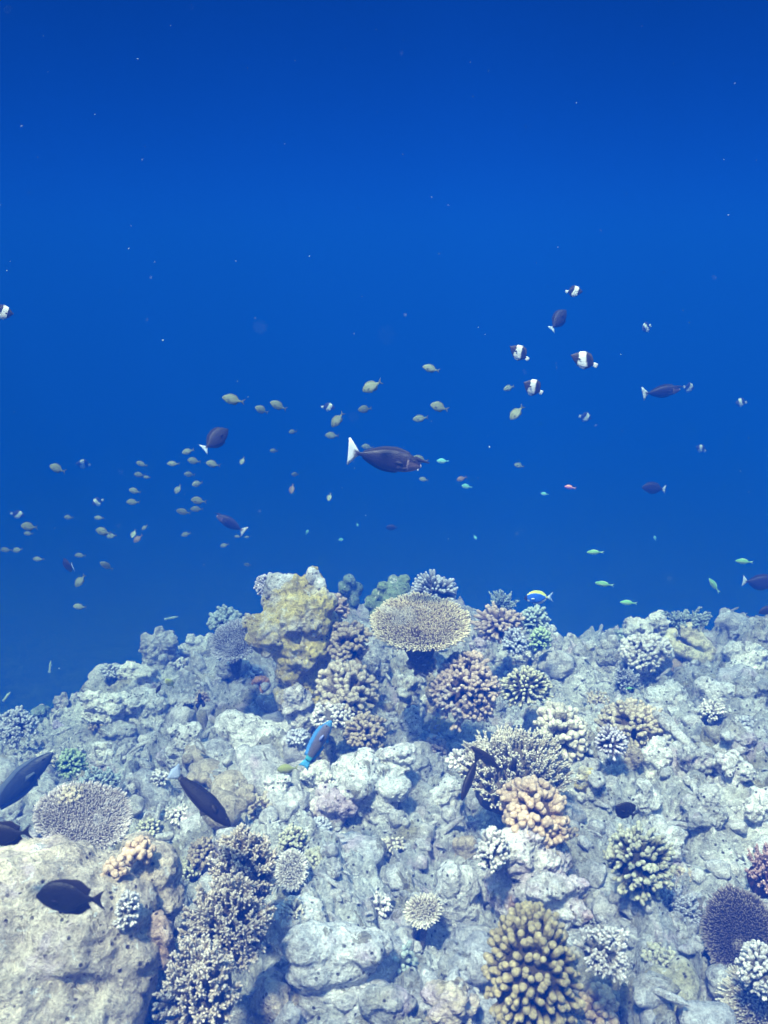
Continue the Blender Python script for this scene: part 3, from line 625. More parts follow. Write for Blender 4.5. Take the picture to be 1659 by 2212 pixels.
bush('pale cyan cluster coral beneath the powder blue fish', 1152, 1335, 32, 26, C_teal, n=90, fr=3.4, fork=1, seed=21, depth=5.2)
bush('small white tipped coral in the middle of the left slope', 396, 1442, 28, 22, C_white, n=80, fr=2.7, fork=1, seed=22)
bush('greenish lobed coral on the crest left of the yellow rock', 488, 1335, 34, 24, C_teal, n=70, fr=4.6, fork=1, seed=23, depth=5.0)
bush('grey coral with white tips at the left edge', 36, 1562, 42, 34, C_greyl, n=110, fr=3.4, fork=2, seed=24, depth=5.0)
bush('tiny pale coral on the left ridge top', 240, 1448, 22, 16, C_greyl, n=60, fr=2.4, fork=1, seed=25)
bush('brown white tipped cluster below the grey finger coral', 718, 1545, 44, 26, C_white, n=60, fr=3.6, fork=2, seed=26, dd=-.06)
bush('pale lobed knobs on the boulder right of the left table coral', 300, 1832, 28, 26, C_salmon, n=22, fr=7, fork=1, seed=27, club=1.3, dd=-.05)
bush('small group of orange pink knobs beside the left table coral stalk', 250, 1872, 24, 20, C_salmon, n=18, fr=6, fork=1, seed=28, club=1.3, dd=-.03)
bush('olive coral with white dots right of the left table coral', 320, 1790, 26, 26, C_olivet, n=60, fr=3.6, fork=0, seed=29, dd=-.05)
bush('yellowish bead tipped coral below the knobby mound', 440, 1838, 32, 30, C_brown, n=70, fr=4.2, fork=1, seed=30)
bush('small olive bead tipped coral above the fan shaped coral', 632, 1812, 32, 26, C_olivet, n=70, fr=3.6, fork=1, seed=31)
bush('dark dotted coral left of the large staghorn', 408, 1900, 26, 46, C_olivet, n=90, fr=3.2, fork=1, seed=32)
bush('pale spiky coral near the right edge in the middle rows', 1538, 1532, 26, 22, C_white, n=70, fr=2.8, fork=1, seed=33)
bush('orange cream knobbly coral at the bottom edge', 1295, 2172, 38, 48, C_orange, n=40, fr=7.5, fork=1, seed=34, club=1.2, dd=-.06)
bush('small grey knobbly coral above the orange crusted rock', 545, 1455, 20, 14, C_greyl, n=36, fr=3.4, fork=1, seed=35, dd=-.05)
bush('pale white knob coral on top of the tan block', 1060, 1830, 34, 46, C_white, n=60, fr=4.6, fork=2, seed=36, dd=-.06)
bush('tiny white finger coral left of the long dark fish', 345, 1678, 20, 16, C_white, n=30, fr=3, fork=1, seed=37)
bush('white knobbed coral beside the blue parrotfish tail', 706, 1692, 20, 18, C_white, n=40, fr=3, fork=0, seed=38, dd=-.05)
bush('pale bumpy coral above the valley on the right slope', 1390, 1402, 52, 34, C_white, n=110, fr=4.2, fork=2, seed=39, dd=-.05, forkang=60)
bush('pinkish white tipped coral at the right edge near the bottom', 1640, 2085, 40, 52, C_white, n=90, fr=4.2, fork=2, seed=40, dd=-.1)
bush('small pale coral in the bottom left gully', 275, 1960, 26, 40, C_white, n=60, fr=3.4, fork=1, seed=41, dd=-.03)
bush('small brown beaded coral on the left foreground beside the staghorn', 352, 2160, 34, 40, C_brown, n=60, fr=4, fork=1, seed=42)

staghorn('big cream staghorn coral right of the centre', 1110, 1660, 132, 88, C_cream, n=300, fr=3.4, sub=7, seed=1, depth=3.2, tilt=20, pol=92, sublen=.10, subang=30, inner=.6, upmix=.9, coremul=.7)
staghorn('uppermost clump of the tan staghorn thicket in the left foreground', 530, 1868, 88, 90, C_stag, n=120, fr=4.2, sub=8, seed=2, depth=2.65, tilt=35, inner=.45, coremul=.6)
staghorn('middle clump of the tan staghorn thicket in the left foreground', 500, 1985, 112, 96, C_stag, n=140, fr=4.6, sub=8, seed=3, depth=2.38, tilt=38, inner=.45, coremul=.6)
staghorn('lowest clump of the tan staghorn thicket reaching the bottom edge', 440, 2120, 100, 110, C_stag, n=120, fr=5.0, sub=8, seed=4, depth=2.15, tilt=38, inner=.45, coremul=.6)
staghorn('pale staghorn with long pointed arms right of the fat olive coral', 1300, 2040, 76, 66, C_white, n=36, fr=6, sub=6, seed=5, depth=2.3, tilt=40, sublen=.26)
staghorn('reddish brown staghorn at the right edge', 1652, 1880, 66, 70, C_red, n=50, fr=4.4, sub=8, seed=6, dd=-.1, tilt=35)
staghorn('distant blue staghorn on the crest left of the powder blue fish', 1085, 1305, 42, 34, C_teal, n=40, fr=2.4, sub=6, seed=7, depth=6.0, sublen=.22)
staghorn('pale cyan staghorn on the crest behind the folded cream coral', 1478, 1345, 60, 26, C_teal, n=50, fr=3, sub=6, seed=8, depth=5.6, sublen=.2)
staghorn('faint grey staghorn patch on the far right slope', 1350, 1470, 40, 30, C_greyl, n=40, fr=3, sub=6, seed=9, sublen=.2)
staghorn('low pale staghorn right of the little lilac dome', 1450, 1960, 66, 60, C_greyl, n=60, fr=4.4, sub=7, seed=10, sublen=.2)

rf = random.Random(21); pal = [C_brown, C_greyl, C_white, C_olivet, C_mauve, C_greyt, C_cream, C_teal]
FILL = [(690,1850),(760,1880),(860,1820),(880,1900),(620,1960),(1080,1960),(1230,1800),(1260,1870),(1480,1880),(1520,1940),(1420,2060),(1520,1700),(1610,1560),(1480,1560),(1300,1500),(1240,1450),(1330,1370),(1570,1440),(640,1590),(500,1560),(440,1500),(300,1600),(200,1570),(160,1710),(90,1640),(820,1950),(880,2080),(700,1790),(1040,1620),(980,1640),(930,1600),(460,1560),(560,1740),(600,1790),(380,1760),(1180,1950)]
for i, (x_, y_) in enumerate(FILL[::2] + FILL[23:30:2]):
    u = y_ / 1700; bush('small muted coral tuft growing among the rubble', x_ + rf.uniform(-12, 12), y_ + rf.uniform(-10, 10), rf.uniform(15, 30) * u, rf.uniform(12, 24) * u, rf.choice(pal), n=rf.randint(28, 60), fr=rf.uniform(2.8, 4.6) * u, fork=rf.choice([0, 1, 2]), seed=200 + i, name='coral_tuft', dd=.01)['group'] = 'small coral tufts among the rubble'

# ------------------------------------------------------------------ fish
def fish_mat(rough=.5):
    if 'fish' in _mats: return _mats['fish']
    m, t, b = newmat('fish_skin', rough, .35)
    a = N(t, 'ShaderNodeAttribute', attribute_name='Col').outputs['Color']
    o = N(t, 'ShaderNodeTexCoord').outputs['Object']; v = voro(t, o, 60)
    c = mix(t, 1.0, a, mrange(t, v, 0, .6, 1.15, .8), 'MULTIPLY'); c = mix(t, 1.0, c, mrange(t, N(t, 'ShaderNodeObjectInfo').outputs['Random'], 0, 1, .75, 1.25), 'MULTIPLY'); t.links.new(c, b.inputs['Base Color'])
    bump(t, b, v, .004, .3); _mats['fish'] = m; return m
FM = fish_mat()
def fin_mat():
    if 'fin' in _mats: return _mats['fin']
    m, t, b = newmat('fin_skin', .55, .3)
    a = N(t, 'ShaderNodeAttribute', attribute_name='Col').outputs['Color']; t.links.new(a, b.inputs['Base Color'])
    w = N(t, 'ShaderNodeTexWave', wave_type='BANDS'); w.inputs['Scale'].default_value = 25
    t.links.new(N(t, 'ShaderNodeTexCoord').outputs['Object'], w.inputs['Vector']); bump(t, b, w.outputs['Fac'], .003, .5); _mats['fin'] = m; return m
FIN = fin_mat()
def fin(name, pts, th, col, root, tipcol=None, y=0, splay=0):
    """thin fin from an outline in the fish's own side plane, thinner toward its edge; pts (x, z)"""
    p = np.array(pts, float); k = len(p); c = p.mean(0); V, Cc = [], []
    inner = c + (p - c) * .55
    for s in (-1, 1):
        V += [(q[0], y + s * th * .12 + splay * abs(q[1] - c[1]), q[1]) for q in p]; V += [(q[0], y + s * th, q[1]) for q in inner]; V.append((c[0], y + s * th, c[1]))
    cf = col if callable(col) else (lambda x, z: col)
    Cc = [cf(v[0], v[2]) for v in V]; F, T = [], []; o = 2 * k + 1
    for i in range(k):
        j = (i + 1) % k
        F.append((i, j, k + j, k + i)); T.append((k + i, k + j, 2 * k)); F.append((o + j, o + i, o + k + i, o + k + j)); T.append((o + k + j, o + k + i, o + 2 * k)); F.append((j, i, o + i, o + j))
    return mesh_np(name, V, F, FIN, root, attrs={'Col': np.array(Cc)}, F3=T)
def fish_proto(name, prof, col, tail, tailcol, dorsal=None, anal=None, fincol=None, pect=None, eye=(.12, .02, .018), eyecol=(.01, .01, .01), nseg=44, nr=22, L=.8, extra=None, pelvic=True, dcol=None, acol=None):
    root = empty(name, (0, 0, 0)); prof = np.array(prof)
    t = np.sin(np.linspace(0, np.pi / 2, nseg)) ** 2 * 0 + (1 - np.cos(np.linspace(0, np.pi * .62, nseg))) / (1 - math.cos(np.pi * .62))
    def sm(k):
        xs = np.linspace(0, 1, 200); y = np.interp(xs, prof[:, 0], prof[:, k]); ker = np.hanning(17); ker /= ker.sum()
        yp = np.concatenate([2 * y[0] - y[8:0:-1], y, 2 * y[-1] - y[-2:-10:-1]]); ys = np.convolve(yp, ker, 'valid'); return lambda q: np.interp(q, xs, ys)
    top, bot, wid = sm(1), sm(2), sm(3); X = .5 - L * t
    V, C_ = [], []; th = np.linspace(0, 2 * np.pi, nr, endpoint=False)
    for i in range(nseg):
        a, b, w = max(top(t[i]), .002), max(bot(t[i]), .002), max(wid(t[i]), .002)
        mid = (a - b) / 2; hh = (a + b) / 2
        for q in th:
            s_, c_ = math.sin(q), math.cos(q); V.append((X[i], w * math.copysign(abs(c_) ** .9, c_), mid + hh * s_)); C_.append(col(t[i], s_, a, b))
    F = [(i * nr + j, i * nr + (j + 1) % nr, (i + 1) * nr + (j + 1) % nr, (i + 1) * nr + j) for i in range(nseg - 1) for j in range(nr)]
    T = []
    V.append((X[0] + .004, 0, (top(0) - bot(0)) / 2)); C_.append(col(0, 0, 0, 0)); V.append((X[-1], 0, 0)); C_.append(col(1, 0, 0, 0)); n_ = len(V)
    for j in range(nr): T.append((n_ - 2, (j + 1) % nr, j)); T.append((n_ - 1, (nseg - 1) * nr + j, (nseg - 1) * nr + (j + 1) % nr))
    mesh_np('body', V, F, FM, root, attrs={'Col': np.array(C_)}, F3=T)
    fin('tail_fin', [(.5 - L + .01 + x * 1.0, z) for x, z in tail], .006, tailcol, root)
    def ridge(nm, spec, f, sgn, cc):
        t0, t1, hts = spec; q = np.linspace(t0, t1, 14); hx = np.interp(np.linspace(0, 1, 14), np.linspace(0, 1, len(hts)), hts)
        base = [(.5 - L * a, sgn * (f(a) - .012)) for a in q]; tips = [(.5 - L * a - h_ * .45, sgn * (f(a) + h_)) for a, h_ in zip(q, hx)]
        # strip so that the fin follows the back
        V, T_ = [], []
        for s in (-1, 1):
            for b_, c_ in zip(base, tips): V += [(b_[0], s * .006, b_[1]), (c_[0], s * .0012, c_[1])]
        k = 14; F = []
        for i in range(k - 1):
            a = 2 * i; o = 2 * k; F += [(a, a + 2, a + 3, a + 1), (o + a, o + a + 1, o + a + 3, o + a + 2), (a + 1, a + 3, o + a + 3, o + a + 1)]
        F += [(0, 1, 2 * k + 1, 2 * k), (2 * k - 2, 4 * k - 2, 4 * k - 1, 2 * k - 1)]
        cf = cc if callable(cc) else (lambda x, z: cc)
        mesh_np(nm, V, F, FIN, root, attrs={'Col': np.array([cf(v[0], v[2]) for v in V])})
    fc = fincol
    if dorsal: ridge('dorsal_fin', dorsal, top, 1, dcol or fc)
    if anal: ridge('anal_fin', anal, bot, -1, acol or fc)
    if pelvic: fin('pelvic_fin', [(.5 - L * .36, -bot(.36) + .01), (.5 - L * .42, -bot(.42) - .05), (.5 - L * .48, -bot(.46) - .02), (.5 - L * .44, -bot(.44) + .01)], .004, acol or fc, root)
    ex, ez, er = eye
    for s in (-1, 1):
        V_, F_ = ICO[2]; xe = .5 - L * ex
        mesh_np('eye', V_ * er * np.array([1, .6, 1]) + np.array([xe, s * (wid(ex) * .86), ez]), None, FM, root, F3=F_, attrs={'Col': np.tile(eyecol, (len(V_), 1))})
        w_ = wid(.32) * 1.0 + .004; pc = pect or fc; x0 = .5 - L * .30
        V = [(x0, s * w_, .0), (x0 - .07, s * (w_ + .035), .03), (x0 - .12, s * (w_ + .045), -.005), (x0 - .08, s * (w_ + .03), -.035), (x0, s * w_, -.03)]
        V2_ = V + [(a, b + s * .003, c) for a, b, c in V]
        mesh_np('pectoral_fin', V2_, [(0, 1, 2, 4), (5, 6, 7, 9), (0, 1, 6, 5), (1, 2, 7, 6), (3, 4, 9, 8)], FIN, root, attrs={'Col': np.tile(pc, (10, 1))}, F3=[(2, 3, 4), (7, 8, 9), (2, 3, 8), (2, 8, 7)])
    if extra: extra(root, top, bot, wid, L)
    return root
def kids(o): return [c for c in COL.objects if c.parent == o]
_used = {}
def put(proto, label, cat, px, py, lpx, face, nd=0, yaw=0, roll=0, depth=None, real=None, group=None, dmax=7.0, dmin=1.6):
    if proto.name in _used:
        ch = _used[proto.name]; o = proto.copy(); COL.objects.link(o)
        for k in list(o.keys()): del o[k]
        for c in ch: q = c.copy(); COL.objects.link(q); q.parent = o
    else:
        o = proto; _used[proto.name] = [c for c in proto.children]
    fs = max(abs(math.cos(R(yaw))), .35)
    if depth is None: depth = min(max(real * fs * FOC / lpx, dmin), dmax)
    sc_ = lpx * depth / FOC / fs
    m = Matrix.Rotation(R(nd if face == 'R' else -nd), 4, 'Y') @ Matrix.Rotation(R((0 if face == 'R' else 180) + yaw), 4, 'Z') @ Matrix.Rotation(R(roll), 4, 'X')
    o.matrix_world = Matrix.Translation(at(px, py, depth)) @ m @ Matrix.Scale(sc_, 4)
    if proto.name != 'unicornfish': hv = random.Random(label); o.scale = (o.scale[0], o.scale[1] * hv.uniform(.8, 1.2), o.scale[2] * hv.uniform(.9, 1.12))
    tag(o, label, cat, group); return o
def lerp(a, b, k): k = min(max(k, 0), 1); return tuple(x + (y - x) * k for x, y in zip(a, b))

FORK = [(0, .03), (-.05, .05), (-.12, .10), (-.20, .15), (-.13, .05), (-.10, 0), (-.13, -.05), (-.20, -.15), (-.12, -.10), (-.05, -.05), (0, -.03)]
LUNE = [(0, .022), (-.04, .05), (-.09, .11), (-.15, .165), (-.145, .09), (-.135, 0), (-.145, -.09), (-.15, -.165), (-.09, -.11), (-.04, -.05), (0, -.022)]
TRUNC = [(.05, .05), (-.05, .085), (-.15, .085), (-.165, .04), (-.165, -.04), (-.15, -.085), (-.05, -.085), (.05, -.05)]
CRES = [(0, .03), (-.05, .06), (-.12, .12), (-.20, .17), (-.15, .08), (-.13, 0), (-.15, -.08), (-.20, -.17), (-.12, -.12), (-.05, -.06), (0, -.03)]

P_dam = [(0, .02, .02, .01), (.05, .095, .06, .045), (.15, .155, .12, .07), (.3, .205, .185, .09), (.5, .21, .20, .085), (.7, .15, .15, .06), (.88, .06, .06, .025), (1, .04, .04, .014)]
def dam_col(up, low):
    return lambda t, s, a, b: lerp(low, up, .5 + .7 * s + .1 * math.sin(t * 9))
damsel = fish_proto('olive_damselfish', P_dam, dam_col((.15, .19, .12), (.36, .42, .30)), FORK, (.10, .12, .11), dorsal=(.22, .85, [.02, .05, .05, .07, .03]), anal=(.55, .86, [.03, .07, .03]), fincol=(.13, .16, .12), eye=(.12, .03, .026))
damsel_b = fish_proto('brown_damselfish', P_dam, dam_col((.20, .14, .09), (.45, .36, .24)), FORK, (.14, .11, .09), dorsal=(.22, .85, [.02, .05, .05, .07, .03]), anal=(.55, .86, [.03, .07, .03]), fincol=(.15, .11, .08), eye=(.12, .03, .026))
P_chr = [(0, .01, .01, .008), (.08, .06, .05, .04), (.2, .10, .09, .06), (.4, .13, .125, .07), (.6, .115, .115, .06), (.85, .05, .05, .025), (1, .032, .032, .014)]
FORK2 = [(0, .025), (-.06, .035), (-.14, .06), (-.22, .09), (-.15, .03), (-.11, 0), (-.15, -.03), (-.22, -.09), (-.14, -.06), (-.06, -.035), (0, -.025)]
green = fish_proto('green_chromis', P_chr, dam_col((.16, .46, .20), (.42, .70, .42)), FORK2, (.45, .75, .45), dorsal=(.28, .82, [.02, .035, .04, .03]), anal=(.55, .84, [.03, .04, .02]), fincol=(.35, .62, .3))
aqua = fish_proto('aqua_chromis', P_dam, dam_col((.14, .55, .52), (.45, .85, .80)), FORK2, (.25, .7, .7), dorsal=(.25, .84, [.02, .04, .04, .03]), anal=(.55, .85, [.03, .04, .02]), fincol=(.2, .6, .6))
P_but = [(0, .012, .012, .008), (.06, .05, .05, .03), (.14, .13, .11, .05), (.28, .235, .20, .065), (.5, .285, .26, .065), (.72, .25, .23, .05), (.9, .12, .12, .025), (1, .05, .05, .014)]
def but_col(t, s, a, b):
    z = s; c = .50 - .10 * z
    if abs(t - c) < .175 - .04 * z: return (.9, .92, .93)
    return (.025, .02, .022) if t > .4 else lerp((.06, .045, .035), (.025, .02, .022), t * 2.5)
def but_fin(x, z):
    t = (.5 - x) / .84; return (.8, .82, .85) if abs(t - (.50 - .1 * np.sign(z))) < .12 else (.05, .04, .035)
butter = fish_proto('black_white_butterflyfish', P_but, but_col, TRUNC, (.82, .85, .9), dorsal=(.25, .93, [.02, .05, .06, .07, .03]), anal=(.5, .93, [.04, .07, .03]), fincol=(.06, .04, .04), dcol=but_fin, acol=but_fin, L=.84)
# unicornfish
P_uni = [(0, .002, .03, .012), (.03, .03, .05, .03), (.10, .085, .085, .05), (.22, .125, .125, .065), (.42, .145, .14, .07), (.62, .125, .125, .058), (.82, .07, .075, .032), (.94, .03, .03, .014), (1, .02, .02, .010)]
def uni_col(t, s, a, b):
    base = lerp((.022, .016, .026), (.014, .012, .024), t)
    if t < .23 and s < .3: base = lerp((.15, .105, .10), (.07, .05, .055), t / .23)
    if abs(t - (.225 - .05 * s * s)) < .010 and -.75 < s < .35: return (.22, .17, .18)
    if abs(s + .55) < .07 and .24 < t < .38: return (.16, .13, .15)
    if t < .022: return (.6, .5, .5)
    return base
def uni_tail(x, z):
    return (.07, .06, .09) if (x > -.385 and abs(z) < .045) else (.66, .72, .82)
def horn(root, top, bot, wid, L):
    V, F, T = fingers(np.array([[.40, 0, .075]]), np.array([[1., 0, -.12]]), np.array([.20]), np.array([.034]), np.array([.008]), n=10, m=5, wob=0)
    mesh_np('horn', V, F, FM, root, attrs={'Col': np.tile((.02, .015, .024), (len(V), 1))})
UT = [(0, .02), (-.03, .05), (-.08, .11), (-.15, .185), (-.172, .18), (-.16, .09), (-.15, 0), (-.14, -.09), (-.14, -.165), (-.12, -.17), (-.07, -.10), (-.03, -.045), (0, -.02)]
uni = fish_proto('unicornfish', P_uni, uni_col, UT, uni_tail, dorsal=(.2, .93, [.02, .035, .035, .03, .015]), anal=(.35, .93, [.02, .035, .03, .015]), fincol=(.014, .012, .024), eye=(.13, .045, .016), L=.82, extra=horn, nseg=80, nr=36, pelvic=False)
P_sur = [(0, .012, .02, .012), (.05, .06, .05, .03), (.14, .14, .11, .05), (.3, .195, .17, .065), (.5, .205, .19, .065), (.7, .16, .15, .05), (.88, .06, .065, .024), (1, .03, .03, .012)]
def const(c): return lambda t, s, a, b: c
def wtail(x, z): return (.08, .07, .1) if (x > -.36 and abs(z) < .05 + 0 * x) else (.62, .72, .84)
dark_w = fish_proto('white_tailed_surgeonfish', P_sur, lambda t, s, a, b: (.022, .018, .028), LUNE, wtail, dorsal=(.18, .93, [.03, .05, .05, .06, .03]), anal=(.4, .93, [.03, .05, .05, .03]), fincol=(.02, .016, .026), L=.82)
P_drk = [(a, b * 1.22, c * 1.2, d) for a, b, c, d in P_sur]
dark = fish_proto('dark_surgeonfish', P_drk, lambda t, s, a, b: lerp((.014, .012, .012), (.018, .015, .018), s * .5 + .5), CRES, (.022, .018, .022), dorsal=(.18, .93, [.02, .04, .06, .12, .10]), anal=(.42, .93, [.03, .05, .10, .08]), fincol=(.022, .017, .02), L=.82)
P_slim = [(0, .012, .015, .012), (.06, .05, .045, .035), (.2, .095, .085, .055), (.45, .12, .11, .065), (.7, .09, .085, .045), (.9, .045, .045, .022), (1, .035, .035, .014)]
slim = fish_proto('slender_dark_surgeonfish', P_slim, lambda t, s, a, b: (.022, .016, .018), CRES, (.02, .016, .02), dorsal=(.18, .93, [.02, .04, .04, .05, .03]), anal=(.42, .93, [.02, .04, .04, .03]), fincol=(.02, .016, .02), L=.82)
grey = fish_proto('haze_tinted_surgeonfish', P_slim, lambda t, s, a, b: (.03, .036, .05), CRES, (.08, .1, .14), dorsal=(.18, .93, [.02, .04, .04, .05, .03]), anal=(.42, .93, [.02, .04, .04, .03]), fincol=(.07, .09, .13), L=.82)  # dark surgeonfish with the sea haze put into its body and fin colours
slimw = fish_proto('slender_white_tailed_unicornfish', [(a, b * .82, c * .82, d) for a, b, c, d in P_slim], lambda t, s, a, b: (.018, .014, .018), [(0, .02), (-.04, .05), (-.09, .085), (-.115, .10), (-.12, .05), (-.135, 0), (-.12, -.05), (-.115, -.10), (-.09, -.085), (-.04, -.05), (0, -.02)], (.26, .32, .44), dorsal=(.18, .93, [.01, .015, .015, .015, .01]), anal=(.42, .93, [.01, .015, .015, .01]), fincol=(.018, .014, .018), L=.84)
def tang_col(t, s, a, b):
    if t < .13: return (.02, .02, .03)
    if t < .22 and s < -.3: return (.75, .78, .85)
    if s > .82: return (.7, .75, .12)
    if t > .93: return (.7, .72, .15)
    return (.03, .16, .85)
tang = fish_proto('powder_blue_surgeonfish', P_sur, tang_col, CRES, lambda x, z: (.15, .3, .6) if abs(x + .44) < .025 else (.7, .8, .9), dorsal=(.2, .93, [.03, .05, .06, .07, .04]), anal=(.42, .93, [.03, .06, .07, .04]), fincol=(.7, .78, .9), dcol=(.65, .75, .15), acol=(.72, .8, .92), L=.82)
P_par = [(0, .02, .025, .015), (.05, .055, .05, .035), (.16, .10, .09, .06), (.35, .12, .115, .07), (.6, .11, .105, .06), (.85, .075, .075, .035), (1, .055, .055, .018)]
def par_col(t, s, a, b):
    if t < .10: return (.07, .28, .55)
    if t > .88: return (.10, .60, .75)
    c = lerp((.19, .17, .20), (.14, .18, .36), abs(s) ** 2)
    if abs(s) > .8: c = (.06, .30, .70)
    return c
par = fish_proto('blue_parrotfish', P_par, par_col, [(0, .05), (-.08, .075), (-.18, .10), (-.15, .04), (-.145, 0), (-.15, -.04), (-.18, -.10), (-.08, -.075), (0, -.05)], (.08, .42, .75), dorsal=(.2, .92, [.03, .04, .045, .04]), anal=(.55, .92, [.03, .04, .03]), fincol=(.06, .25, .62), pect=(.25, .3, .65), L=.84)
anth = fish_proto('purple_orange_anthias', P_chr, lambda t, s, a, b: lerp((.42, .18, .62), (.75, .35, .12), s * .9), FORK2, (.7, .4, .3), dorsal=(.22, .8, [.06, .05, .05, .04]), anal=(.55, .8, [.04, .05, .02]), fincol=(.65, .32, .2))
P_wra = [(0, .008, .008, .006), (.1, .04, .035, .025), (.4, .07, .065, .04), (.8, .045, .045, .022), (1, .035, .035, .012)]
wrasse = fish_proto('slender_pale_wrasse', P_wra, lambda t, s, a, b: lerp((.55, .68, .5), (.25, .42, .4), s), TRUNC, (.35, .5, .5), dorsal=(.25, .95, [.02, .02, .02]), anal=(.5, .95, [.02, .02]), fincol=(.4, .55, .5), L=.84)
ygr = fish_proto('yellow_green_damselfish', P_dam, dam_col((.35, .40, .10), (.55, .55, .20)), FORK, (.3, .33, .12), dorsal=(.22, .85, [.02, .05, .05, .07, .03]), anal=(.55, .86, [.03, .07, .03]), fincol=(.3, .33, .12), eye=(.12, .03, .026))

G1 = 'dark unicornfish and surgeonfish with white tails'
put(uni, 'large dark purple unicornfish with a white tail and short horn swimming right in mid water', 'fish', 828, 990, 168, 'R', 11, 0, depth=3.6, real=.3)
put(dark_w, 'dark round surgeonfish seen from behind with thin white tail, above the damselfish school', 'fish', 465, 950, 62, 'R', -38, 38, depth=4.3, group=G1)
put(dark_w, 'faint dark surgeonfish nose up between the black and white butterflyfish', 'fish', 1206, 692, 56, 'R', -48, 30, depth=5.5, group=G1)
put(uni, 'faint dark unicornfish with outlined white tail swimming right at the far right', 'fish', 1427, 846, 84, 'R', -8, 0, depth=6.2, group=G1)
put(uni, 'faint dark unicornfish with white V tail swimming left left of centre', 'fish', 500, 1132, 72, 'L', -32, 0, depth=6.2, group=G1)
put(dark_w, 'faint brownish surgeonfish with pale blue crescent tail at the far left', 'fish', 148, 1222, 40, 'L', 15, -50, depth=5.2, group=G1)
put(dark_w, 'small dark surgeonfish with a pale tail base low on the right', 'fish', 1413, 1055, 54, 'L', -5, 0, depth=6.0, group=G1)
put(dark, 'very faint small dark fish right of centre under the unicornfish', 'fish', 846, 1140, 26, 'L', 0, 0, depth=7.5, group=G1)
put(dark_w, 'grey fish with pale tail cut by the right edge above the crest', 'fish', 1640, 1258, 80, 'R', 5, 0, depth=5.5, group=G1)
put(dark, 'dark fish cut by the right edge just over the reef crest', 'fish', 1658, 1318, 40, 'L', 20, 0, depth=5.0, group=G1)
put(slimw, 'long dark unicornfish with rounded pale tail diving over the knobby coral', 'fish', 432, 1722, 190, 'R', 49, 0, roll=-45, depth=2.35, group=G1)
G2 = 'plain dark surgeonfish over the reef'
put(dark, 'big dark brown surgeonfish hovering over the bottom left boulder', 'fish', 152, 1940, 148, 'L', -4, 0, depth=1.75, group=G2)
put(dark, 'dark fish tail end entering at the left edge', 'fish', 14, 1802, 110, 'L', 6, 0, depth=2.1, group=G2)
put(grey, 'large hazy blue grey fish slanting in at the left edge', 'fish', 36, 1700, 200, 'R', -42, 15, depth=4.1, group=G2)
put(slim, 'dark fish with pale tail margin crossing in front of the big cream staghorn', 'fish', 1052, 1640, 92, 'L', -42, 0, roll=-25, depth=2.6, group=G2)
put(slim, 'narrow dark fish pointing down left beneath the crossing dark fish', 'fish', 1016, 1678, 96, 'L', 66, 25, roll=-35, depth=2.5, group=G2)
put(dark, 'small black fish beside the pale square topped rock', 'fish', 1352, 1752, 66, 'L', -38, 20, depth=2.5, group=G2)
put(slim, 'black small fish sheltering on the slope near the crest outcrop', 'fish', 343, 1487, 28, 'L', 60, 0, depth=4.2, group=G2)
put(tang, 'powder blue fish with yellow back over the right crest', 'fish', 1163, 1291, 62, 'L', 3, 0, depth=4.6)
put(par, 'blue and violet parrotfish swimming steeply up in front of the pale boulders', 'fish', 685, 1608, 128, 'R', -61, 0, roll=-10, depth=2.9)
put(ygr, 'small yellow green fish at the tail of the blue parrotfish', 'fish', 622, 1661, 48, 'L', 8, 0, depth=2.9)
put(ygr, 'tiny yellow green round fish on the left slope', 'fish', 368, 1477, 32, 'L', -60, 20, depth=4.2)
put(anth, 'tiny purple and orange fish alone right of centre', 'fish', 1232, 1053, 26, 'L', -10, 0, depth=4.6)

GB = 'black butterflyfish with a white band'
BF = [(1122,763,46,'L',-35,0,5.0,'black butterflyfish with white band above the brightest banded one'),
 (1262,779,58,'L',-22,0,4.4,'largest black butterflyfish with white band on the right'),
 (1152,838,46,'L',-30,15,4.6,'black butterflyfish with the brightest white band, lowest of the clear trio'),
 (1240,630,34,'R',0,0,5.8,'topmost butterflyfish with white tail at its left'),
 (6,675,40,'R',8,10,5.2,'butterflyfish half cut by the left edge'),
 (1397,708,24,'L',20,40,7.5,'faint butterflyfish with narrow white band left of the far right trio'),
 (1488,838,26,'R',12,25,7.5,'faint butterflyfish just beyond the nose of the far right unicornfish'),
 (1264,902,28,'R',14,20,7.0,'faint butterflyfish with bright band below the largest one'),
 (1601,870,26,'L',0,20,7.5,'faint butterflyfish nearest the right edge'),
 (1514,970,26,'L',-25,20,7.5,'faint blue banded butterflyfish lower right of the far right unicornfish'),
 (709,880,28,'R',5,0,6.6,'faint banded butterflyfish above the central unicornfish tail'),
 (38,1112,26,'R',20,20,7.0,'faint banded butterflyfish low at the left edge'),
 (180,1003,24,'L',-20,40,8.0,'faint butterflyfish right of the large lone damselfish at left'),
 (211,1085,20,'L',20,40,8.0,'very faint butterflyfish above the left school')]
for (x_, y_, l, f, nd, yw, d, lb) in BF: put(butter, lb, 'fish', x_, y_, l * 1.1, f, nd, yw, depth=d + (3.5 if d >= 6.5 else 0), group=GB)
GG_ = 'green chromis over the right crest'
